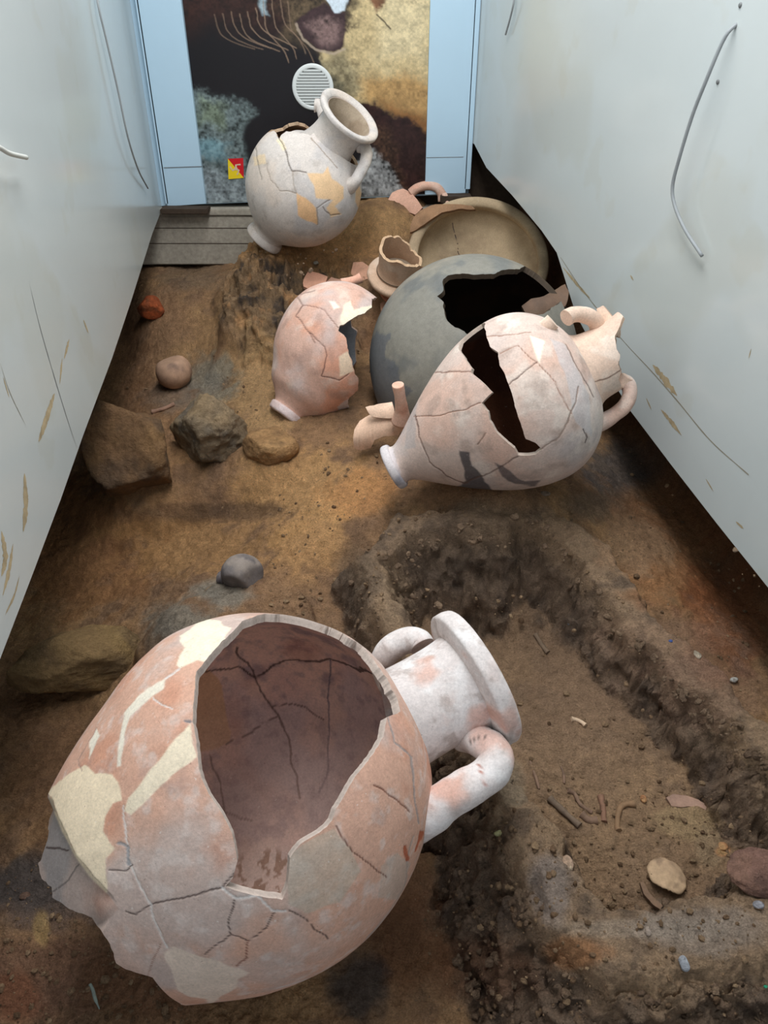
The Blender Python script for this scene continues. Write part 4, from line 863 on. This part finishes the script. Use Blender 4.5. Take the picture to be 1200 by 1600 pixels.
def part_rock(name, pxy, half, seed, cols, lift, parent, rotz=0, flatn=3, rough=.4):
    o = rock(name, None, pxy, half, seed, cols, sink=.3, rotz=rotz, flatn=flatn, rough=rough, sub=4, mat=M_BONE)
    o.location = np.array(o.location)+[0, 0, lift]-wloc(parent); o.parent = parent
    for k in ('label', 'category'):
        if k in o: del o[k]
    return o
part_rock('braincase', (380,908), (.046,.044,.044), 71, ((96,90,88),(116,106,98),(66,62,64)), .0, SK)
part_rock('brow_ridge', (352,908), (.022,.016,.016), 72, ((84,78,78),(104,96,92),(60,56,58)), .004, SK, .6)
tube('nasal_ridge', [hit(362,900)+[0,0,.03], hit(366,906)+[0,0,.034], hit(368,914)+[0,0,.024]], [.010,.008,.004], M_BONE, SK, cols=(128,120,112), n=16)
# bones in the pit
def bone(label, pts, r, cols, cat='bone', name='bone', lift=.3, group=None, knob=True):
    Q_ = [hit(*p) for p in pts]; rr = [r*1.4] + [r]*(len(pts)) + [r*1.3] if knob else [r*.8, r, r, r*.5]
    Q_ = [q+np.array([0, 0, r*lift]) for q in Q_]; org = np.mean(Q_, axis=0)
    o = tube(name, Q_, rr, M_BONE, None, colfn=lambda V: palette(V, cols, [(tuple(np.array(cols)*.75), 0, .6, .6, 60)], 3), n=30, seg=12, rough=.0012, origin=org)
    return tag(o, label, cat, group)
bone('small pale curved bone lying alone in the middle of the pit', [(892,1128),(900,1127),(908,1131),(914,1137)], .0040, (206,178,150), lift=.8)
B1 = (124,98,80)
bone('long thin brown bone nearest the left ridge of the pit', [(858,1252),(880,1272),(905,1294)], .0050, (112,94,78))
bone('curved brown rib just right of the long thin bone', [(886,1238),(898,1244),(906,1258),(924,1272)], .0035, B1, lift=.1)
bone('slim upright brown bone left of the hooked bone', [(938,1246),(941,1266),(943,1288)], .0045, (132,98,78))
bone('hooked brown bone beside the yellow patch in the pit', [(992,1258),(974,1260),(966,1272),(964,1292),(966,1302)], .0050, (138,108,80))
bone('short flat brown bone under the curved rib', [(908,1276),(920,1284),(932,1284)], .0055, B1, lift=.1)
bone('faint straight bone near the upper end of the pit', [(836,994),(846,1010),(856,1024)], .0045, (120,100,82), lift=.1)
bone('thin upright bone splinter above the ribs', [(876,1198),(880,1212),(881,1226)], .0022, B1, knob=False)
bone('thin curved bone splinter at the left edge of the pit floor', [(828,1190),(836,1212),(842,1236)], .0024, B1, knob=False)
bone('brown rod-like bone in the hollow below the round skull', [(238,646),(254,642),(272,634)], .006, (150,116,96), lift=.6)
rock('bone_plate', 'oval yellowish skull plate low in the pit', (1041,1372), (.028,.031,.012), 77, ((128,106,84),(150,126,100),(98,80,64)), sink=.42, rotz=.3, flatn=5, rough=1.0, cat='bone', mat=M_BONE, sub=4)
for (pts, lab, col, tl, bl) in (([(1041,1246),(1052,1240),(1072,1241),(1092,1248),(1106,1260),(1122,1271),(1104,1266),(1090,1259),(1070,1260),(1050,1258)], 'pinkish crescent bone plate above the yellow patch in the pit', (160,128,110), (0,-.2,1), .004),
                              ([(1000,1378),(1006,1376),(1014,1394),(1030,1410),(1048,1424),(1040,1426),(1020,1412),(1006,1396)], 'narrow brown bone edge curving below the oval skull plate', (124,98,78), (0,-.1,1), .003)):
    cx_, cy_ = np.mean([p[0] for p in pts]), np.mean([p[1] for p in pts]); b = hit(cx_, cy_)
    sherd('bone_plate', pts, b+[0, 0, .006], nrm(tl), M_BONE, .006, bl, None, col, lab, 'bone', seed=3)
def pebble(label, p, r, col, seed=1, half=None, cat='pebble', name='pebble'):
    half = tuple(.8*q for q in (half or (r, r*.75, r*.6)))
    return rock(name, label, p, half, seed, (col, tuple(min(255, c*1.15) for c in col), tuple(c*.8 for c in col)), sink=.3, flatn=6 if 'chip' in name else 2, rough=.8 if 'chip' in name else .35, cat=cat, sub=3)
pebble('oval light grey pebble on the front ridge of the pit', (1066,1512), .013, (158,160,166), 3, (.010,.013,.008))
pebble('round grey pebble at the right frame edge above the pale one', (1184,1416), .010, (150,148,152), 4)
pebble('small dark grey pebble at the upper end of the pit', (890,976), .006, (100,104,108), 5)
pebble('tiny blue bead-like speck on the right ridge', (1047,1004), .005, (86,104,160), 6, cat='bead')
pebble('white angular stone chip on the right ridge', (1147,1064), .012, (206,192,180), 7, (.012,.007,.007), 'stone chip', 'stone_chip')
pebble('pale chip above the white one on the right ridge', (1088,1026), .014, (160,146,128), 8, (.010,.013,.006), 'stone chip', 'stone_chip')
pebble('pale pink chip on the inner corner of the front left ridge', (886,1352), .013, (190,160,136), 9, (.011,.016,.010), 'stone chip', 'stone_chip')
pebble('yellowish chip on the outside of the front left ridge', (780,1308), .012, (186,172,126), 10, (.012,.006,.007), 'stone chip', 'stone_chip')
pebble('orange brown chip beside the yellow patch', (1128,1324), .012, (188,136,96), 11, (.013,.009,.006), 'stone chip', 'stone_chip')
pebble('small orange chip at the end of the hooked bone', (1005,1250), .008, (190,136,96), 12, (.007,.009,.006), 'stone chip', 'stone_chip')
pebble('grey pebble under the foot of the far amphora', (432,376), .014, (168,152,132), 13)
pebble('whitish chip in the middle of the far mound', (494,412), .012, (176,168,154), 14)
pebble('grey chip under the belly of the split amphora', (850,774), .014, (140,122,106), 15, (.018,.008,.007), 'stone chip', 'stone_chip')
pebble('small brown pebble in front of the broken amphora base', (40,1402), .012, (116,92,78), 16)
pebble('light pinkish chip left of the front ridge', (1010,1460), .009, (178,160,146), 17, (.005,.009,.005), 'stone chip', 'stone_chip')
pebble('green speck at the lower right edge of the frame', (1194,1546), .0035, (60,170,130), 18, cat='bead')
# clods that stand out of the crumbling faces
rs = np.random.RandomState(12); V0, F0 = ico(2); n_ = 9000
X_ = rs.uniform(340, 1230, n_); Y_ = np.where(X_ < 580, rs.uniform(380, 1600, n_), rs.uniform(790, 1620, n_))
Pq = PD(X_, Y_, 1.05)
for _ in range(7): r_ = ray(X_, Y_); Pq = CAM + r_*((CZ-ground(Pq[:, 0], Pq[:, 1]))/(-r_[:, 2]))[:, None]
z_, on_, mn_, t_ = ground(Pq[:, 0], Pq[:, 1], True); sel = ((on_ > .5) & (t_ > .12) & (t_ < 1.25)) | (mn_ > .6)
sel &= Pq[:, 0] < xr(Pq[:, 1])-.04
sel &= rs.rand(n_) < np.where(mn_ > .6, .5, .8); Pq = Pq[sel][:1700]; Vs, Fs, Cs = [], [], []
fn_ = nrm(rs.randn(9, 3)); J0 = V0*np.minimum(1, np.min(np.where(V0@fn_.T > .05, .62/np.maximum(V0@fn_.T, .05), 9), 1))[:, None]*(1+0.22*fbm(V0, 1.7, 3, 5))[:, None]
for k, p_ in enumerate(Pq):
    sz = .0030+.0085*rs.rand()**3; q_ = nrm(rs.randn(3, 3)); q_, _r = np.linalg.qr(q_)
    Vs.append((J0*[1, .75+.3*rs.rand(), .55+.3*rs.rand()])@q_*sz+p_-[0, 0, sz*.45]); Fs.append(F0+k*len(V0)); t = rs.rand()**1.3
    Cs.append(np.tile(lin((136, 112, 92))*(1-t)+lin((168, 140, 114))*t, (len(V0), 1)))
tag(mesh('soil_clods', np.vstack(Vs), np.vstack(Fs), M_SOIL, cols=np.vstack(Cs), smooth=False), 'clods of earth crumbling out of the pit ridge and the far mound', 'soil', kind='stuff')
o = bone('slim pale blue grey splinter on the soil at the bottom left', [(142,1542),(147,1552),(150,1564),(156,1578)], .0035, (150,160,150), cat='splinter', name='splinter', lift=.5, knob=False)
crumbs('soil_crumbs', 'scattered crumbs of brown soil and grit', [(560,800,1000,960,260),(780,950,1190,1400,260),(640,1230,1190,1590,520),(0,1350,300,1600,420),(330,580,620,800,220),(420,780,600,960,220),(360,380,620,560,220),(950,700,1190,1050,160),(170,500,420,760,120)], 5, .0012, .0060, (132, 104, 80), (190, 158, 124))

# ------------------------------------------------------------------ print on the back wall, vent, emblem
nx_, ny_ = 330, 400
X0, X1, Y0, Y1 = 282, 690, -180, 320
def edgeL(y): return 285+0.1175*y
def edgeR(y): return 672-0.026*y
gy = np.linspace(Y0, 1, 2); 
tv = np.linspace(0, 1, ny_); PYs = Y0 + (318-Y0)*tv
PXs = np.linspace(0, 1, nx_)
GX = edgeL(PYs)[None]*(1-PXs[:, None])+edgeR(PYs)[None]*PXs[:, None]; bot = 318-15*(PXs[:, None]); GY = Y0+(bot-Y0)*tv[None]
Rr = ray(GX, GY); Pp = CAM + Rr*((YB-0.004)/Rr[..., 1])[..., None]
x, y = GX.ravel(), GY.ravel(); Q3 = np.stack([x/100, y/100, 0*x], -1)
na, nb, ncx = fbm(Q3, 2.5, 5, 1), fbm(Q3, 9, 4, 2), fbm(Q3, 28, 3, 3)
xw, yw = x+14*na+4*nb, y+14*fbm(Q3, 2.5, 4, 9)+4*ncx
c = np.tile(lin((26, 22, 26)), (len(x), 1))
def P_(poly, col, amt, soft=6, tex=0.0, w1=1.0):
    global c
    m = sstep(soft, -soft, psdf(x+(xw-x)*w1, y+(yw-y)*w1, poly))*amt; cc = lin(col)[None]*(1+tex*(0.7*nb+0.7*ncx))[:, None].clip(.1, 2.5); c = c*(1-m[:, None])+cc*m[:, None]
P_([(270,-200),(480,-200),(470,40),(330,30),(280,60)], (58,34,28), .8, 30, .6)
P_([(420,-200),(540,-200),(545,90),(500,80),(440,60)], (96,80,60), .8, 18, .7)
P_([(515,-200),(720,-200),(720,240),(655,215),(600,190),(545,160),(535,130),(520,110),(500,90),(520,60),(545,40),(540,0)], (200,178,134), 1, 7, .35)
P_([(600,-10),(680,-10),(672,90),(600,90)], (232,216,176), .6, 25, .2)
P_([(500,90),(545,80),(565,150),(540,165),(520,150)], (128,120,96), .7, 10, .6)
P_([(560,130),(600,120),(680,130),(680,220),(640,205),(590,180)], (176,132,76), .75, 16, .3)
P_([(600,165),(680,190),(680,240),(640,220)], (132,84,44), .8, 12, .3)
P_([(545,160),(590,168),(640,195),(690,235),(690,330),(620,330),(590,250),(560,190)], (50,30,28), 1, 7, .5)
P_([(575,195),(600,200),(640,290),(610,290),(580,240)], (88,64,46), .5, 14, .9)
P_([(295,140),(350,150),(380,160),(400,185),(385,215),(395,330),(300,330)], (104,116,116), 1, 10, .75)
P_([(310,150),(340,160),(345,200),(310,205)], (120,132,96), .5, 10, .6)
P_([(315,225),(350,225),(345,250),(320,250)], (150,200,214), .5, 10, .3)
P_([(310,270),(400,270),(400,330),(310,330)], (150,158,162), .6, 12, .7)
P_([(540,290),(560,235),(580,228),(625,285),(640,330),(530,330)], (146,148,148), 1, 6, .8)
P_([(385,200),(400,200),(400,310),(385,310)], (22,20,24), .6, 8)
# eye-shaped hollow at the top
P_(zz([(512,85),(560,40),(610,5),(650,30),(693,50),(690,180),(650,200),(580,180),(530,140)], 250, 0, 2.4), (64,46,48), 1, 2.5, .3, .3)
P_(zz([(560,100),(620,60),(670,80),(675,150),(640,180),(580,150)], 250, 0, 2.4), (138,112,108), .75, 9, .6, .5)
d_, _ = segdist(x+2*nb, y, zz([(512,90),(535,145),(580,185),(650,202),(690,185)], 250, 0, 2.4)); m = sstep(3, .8, d_)*.7; c = c*(1-m[:, None])+lin((190,170,150))*m[:, None]
P_(zz([(610,-20),(700,-20),(690,40),(655,45),(640,20)], 250, 0, 2.4), (214,226,236), 1, 2, .1, .3)
P_(zz([(780,-10),(860,-10),(850,30),(820,45),(800,20)], 250, 0, 2.4), (110,62,40), .9, 4, .4, .5)
P_(zz([(375,-10),(400,-10),(402,50),(385,45)], 250, 0, 2.4), (168,190,200), .8, 3, .3, .4)
for k in range(10):        # row of rib-like curves
    x0_, y0_ = 205+31*k, 60-2.2*k*(k % 3)+4; 
    pts = zz([(x0_, y0_-10), (x0_+12, y0_+45), (x0_+45, y0_+82), (x0_+100, y0_+104+1.5*k), (x0_+150, y0_+118+4*k)], 250, 0, 2.4)
    if k > 5: pts = zz([(x0_-5, y0_-60), (x0_+10, y0_+45), (x0_+40, y0_+85), (x0_+72, y0_+125), (x0_+92, y0_+170)], 250, 0, 2.4)
    d_, ar = segdist(x+1.0*nb, y+1.0*na, catmull(pts, 24)); m = sstep(1.5, .4, d_)*(0.75-.35*abs(k-5)/5); c = c*(1-m[:, None])+lin((150,124,104))*m[:, None]
d_, _ = segdist(x+1.5*nb, y, zz([(815,55),(840,80),(862,108)], 250, 0, 2.4)); m = sstep(2, .6, d_)*.8; c = c*(1-m[:, None])+lin((60,48,38))*m[:, None]
PP = Pp.reshape(-1, 3); oo = PP[(ny_-1)+ny_*(nx_//2)]
fs = gridfaces(nx_, ny_)
back = PP + np.array([0, .003, 0])
prn = mesh('printed_panel', PP, fs, M_PRINT, cols=c, smooth=False, origin=oo)
so = prn.modifiers.new('thickness', 'SOLIDIFY'); so.thickness = 0.003; so.offset = -1
if prn.data.polygons[0].normal.y > 0: prn.data.flip_normals()
tag(prn, 'large photographic print of a dark cave-like excavation on the back wall', 'print')
# emblem: red and yellow square with a three-legged figure
EM = thing('emblem_sticker', 'small red and yellow square emblem on the print, left of the far amphora', 'sticker', PB(369,280,.006))
def flatpoly(name, pts, off, mat, parent):
    V = np.array([PB(a, b, off) for a, b in pts]); V2 = V+[0, .0006, 0]; n = len(V)
    fs = [np.array([list(range(n))[::-1]]), np.array([list(range(n, 2*n))])] + [np.array([[k, (k+1) % n, n+(k+1) % n, n+k]]) for k in range(n)]
    return mesh(name, np.vstack([V, V2]), fs, mat, parent, smooth=False)
M_RED = new_mat('red_ink', .4, .3, (), (), base=(214, 30, 40)); M_YEL = new_mat('yellow_ink', .4, .3, (), (), base=(246, 214, 40)); M_FIG = new_mat('pale_figure_ink', .4, .3, (), (), base=(226, 200, 170)); M_BLK = new_mat('black_void', .9, .05, (), (), base=(10, 9, 9))
flatpoly('red_field', [(356,248),(380,247),(381,278)], .0062, M_RED, EM); flatpoly('yellow_field', [(356,248),(381,278),(357,280)], .0062, M_YEL, EM)
for k in range(3):
    a = math.radians(-90+120*k); cx_, cy_ = 368.5, 263.5
    def pp(r, da): return (cx_+r*math.cos(a+da), cy_+r*math.sin(a+da))
    flatpoly('leg', [pp(1.5, -.9), pp(6.5, -.18), pp(10.5, .75), pp(9.2, .95), pp(5.4, .3), pp(1.5, .9)], .0068, M_FIG, EM)
flatpoly('head', [(cx_+2.6*math.cos(t), cy_+2.6*math.sin(t)) for t in np.linspace(0, 2*np.pi, 10, endpoint=False)], .0074, M_FIG, EM)
# round vent
vc = PB(489,136,.0); VT = thing('air_vent', 'round white slatted air vent on the printed panel', 'vent', vc)
class FV: pass
fv = Frame(489, 136, 2.7, 1, 0, 0); fv.C = PB(489,136,.004); fv.A = np.array([0, -1.0, 0]); fv.E1 = np.array([1.0, 0, 0]); fv.E2 = np.array([0, 0, 1.0]); fv.k = .00088
ring('vent_frame', fv, [(0,63),(0,77),(5,79),(9,76),(10,66),(6,63)], M_VENT, VT, lambda V: np.tile(lin((225,228,226)), (len(V), 1)), 72, 24)
ring('back_plate', fv, [(0,1),(0,64),(1.5,64),(1.5,1)], M_STEEL, VT, lambda V: np.tile(lin((120,126,130)), (len(V), 1)), 60, 12)
for k in range(12):
    zo = -0.0484+0.0088*k; hw = math.sqrt(max(.0565**2-zo**2, 1e-4))
    box('slat', fv.C+[0, -.006, zo], (hw, 0, 0), (0, .0030, .0013), (0, -.0010, .0024), M_VENT, VT, bev=.0005)

# ------------------------------------------------------------------ cables and fixings on the panels
def cable(name, label, pts, r, mat, wf, off, cat='cable'):
    P = [wf(a, b, o_) for (a, b), o_ in zip(pts, off)]
    o = tube(name, P, r, mat, None, n=60, seg=12, origin=P[0]); return tag(o, label, cat)
cable('cable', 'thick grey cable hanging in a bow on the right panel', [(1154,36),(1138,50),(1124,76),(1104,124),(1082,180),(1062,245),(1051,290),(1054,320),(1070,358),(1097,400)], .0034, M_CABLE, PR, [-.004,.012,.02,.028,.03,.03,.028,.025,.02,.012])
cable('cable', 'short grey cable end at the top of the right panel', [(806,-40),(803,0),(798,25),(790,54)], .0028, M_CABLE, PR, [.0,.012,.012,.01])
cable('cable', 'thin grey cable hanging down the left panel near its corner', [(146,-60),(152,0),(168,70),(184,140),(200,215),(216,265),(231,294)], .0026, M_CABLE, PL, [.0,.010,.014,.016,.016,.014,.008])
cable('cable', 'short white cable stub sticking in at the left frame edge', [(-60,190),(-20,220),(0,231),(16,240),(41,246)], .0040, M_WCABLE, PL, [.0,.012,.02,.022,.02])
for p_, lab in (((1157,8), 'grey screw head above the bowed cable on the right panel'), ((1122,128), 'small metal stud right of the bowed cable')):
    c0_ = PR(*p_); fs_ = Frame(600, 800, 1, 1, 0, 0); fs_.C = c0_; fs_.A = -nR; fs_.E1 = nrm(np.cross([0, 0, 1.0], nR)); fs_.E2 = np.cross(fs_.A, fs_.E1); fs_.k = .001
    s_ = thing('screw', lab, 'screw', c0_)
    ring('screw_head', fs_, [(0,.2),(0,4),(1.2,4),(2.4,2.6),(2.6,.2)], M_STEEL, s_, lambda V: np.tile(lin((120,120,120)), (len(V), 1)), 24, 16)
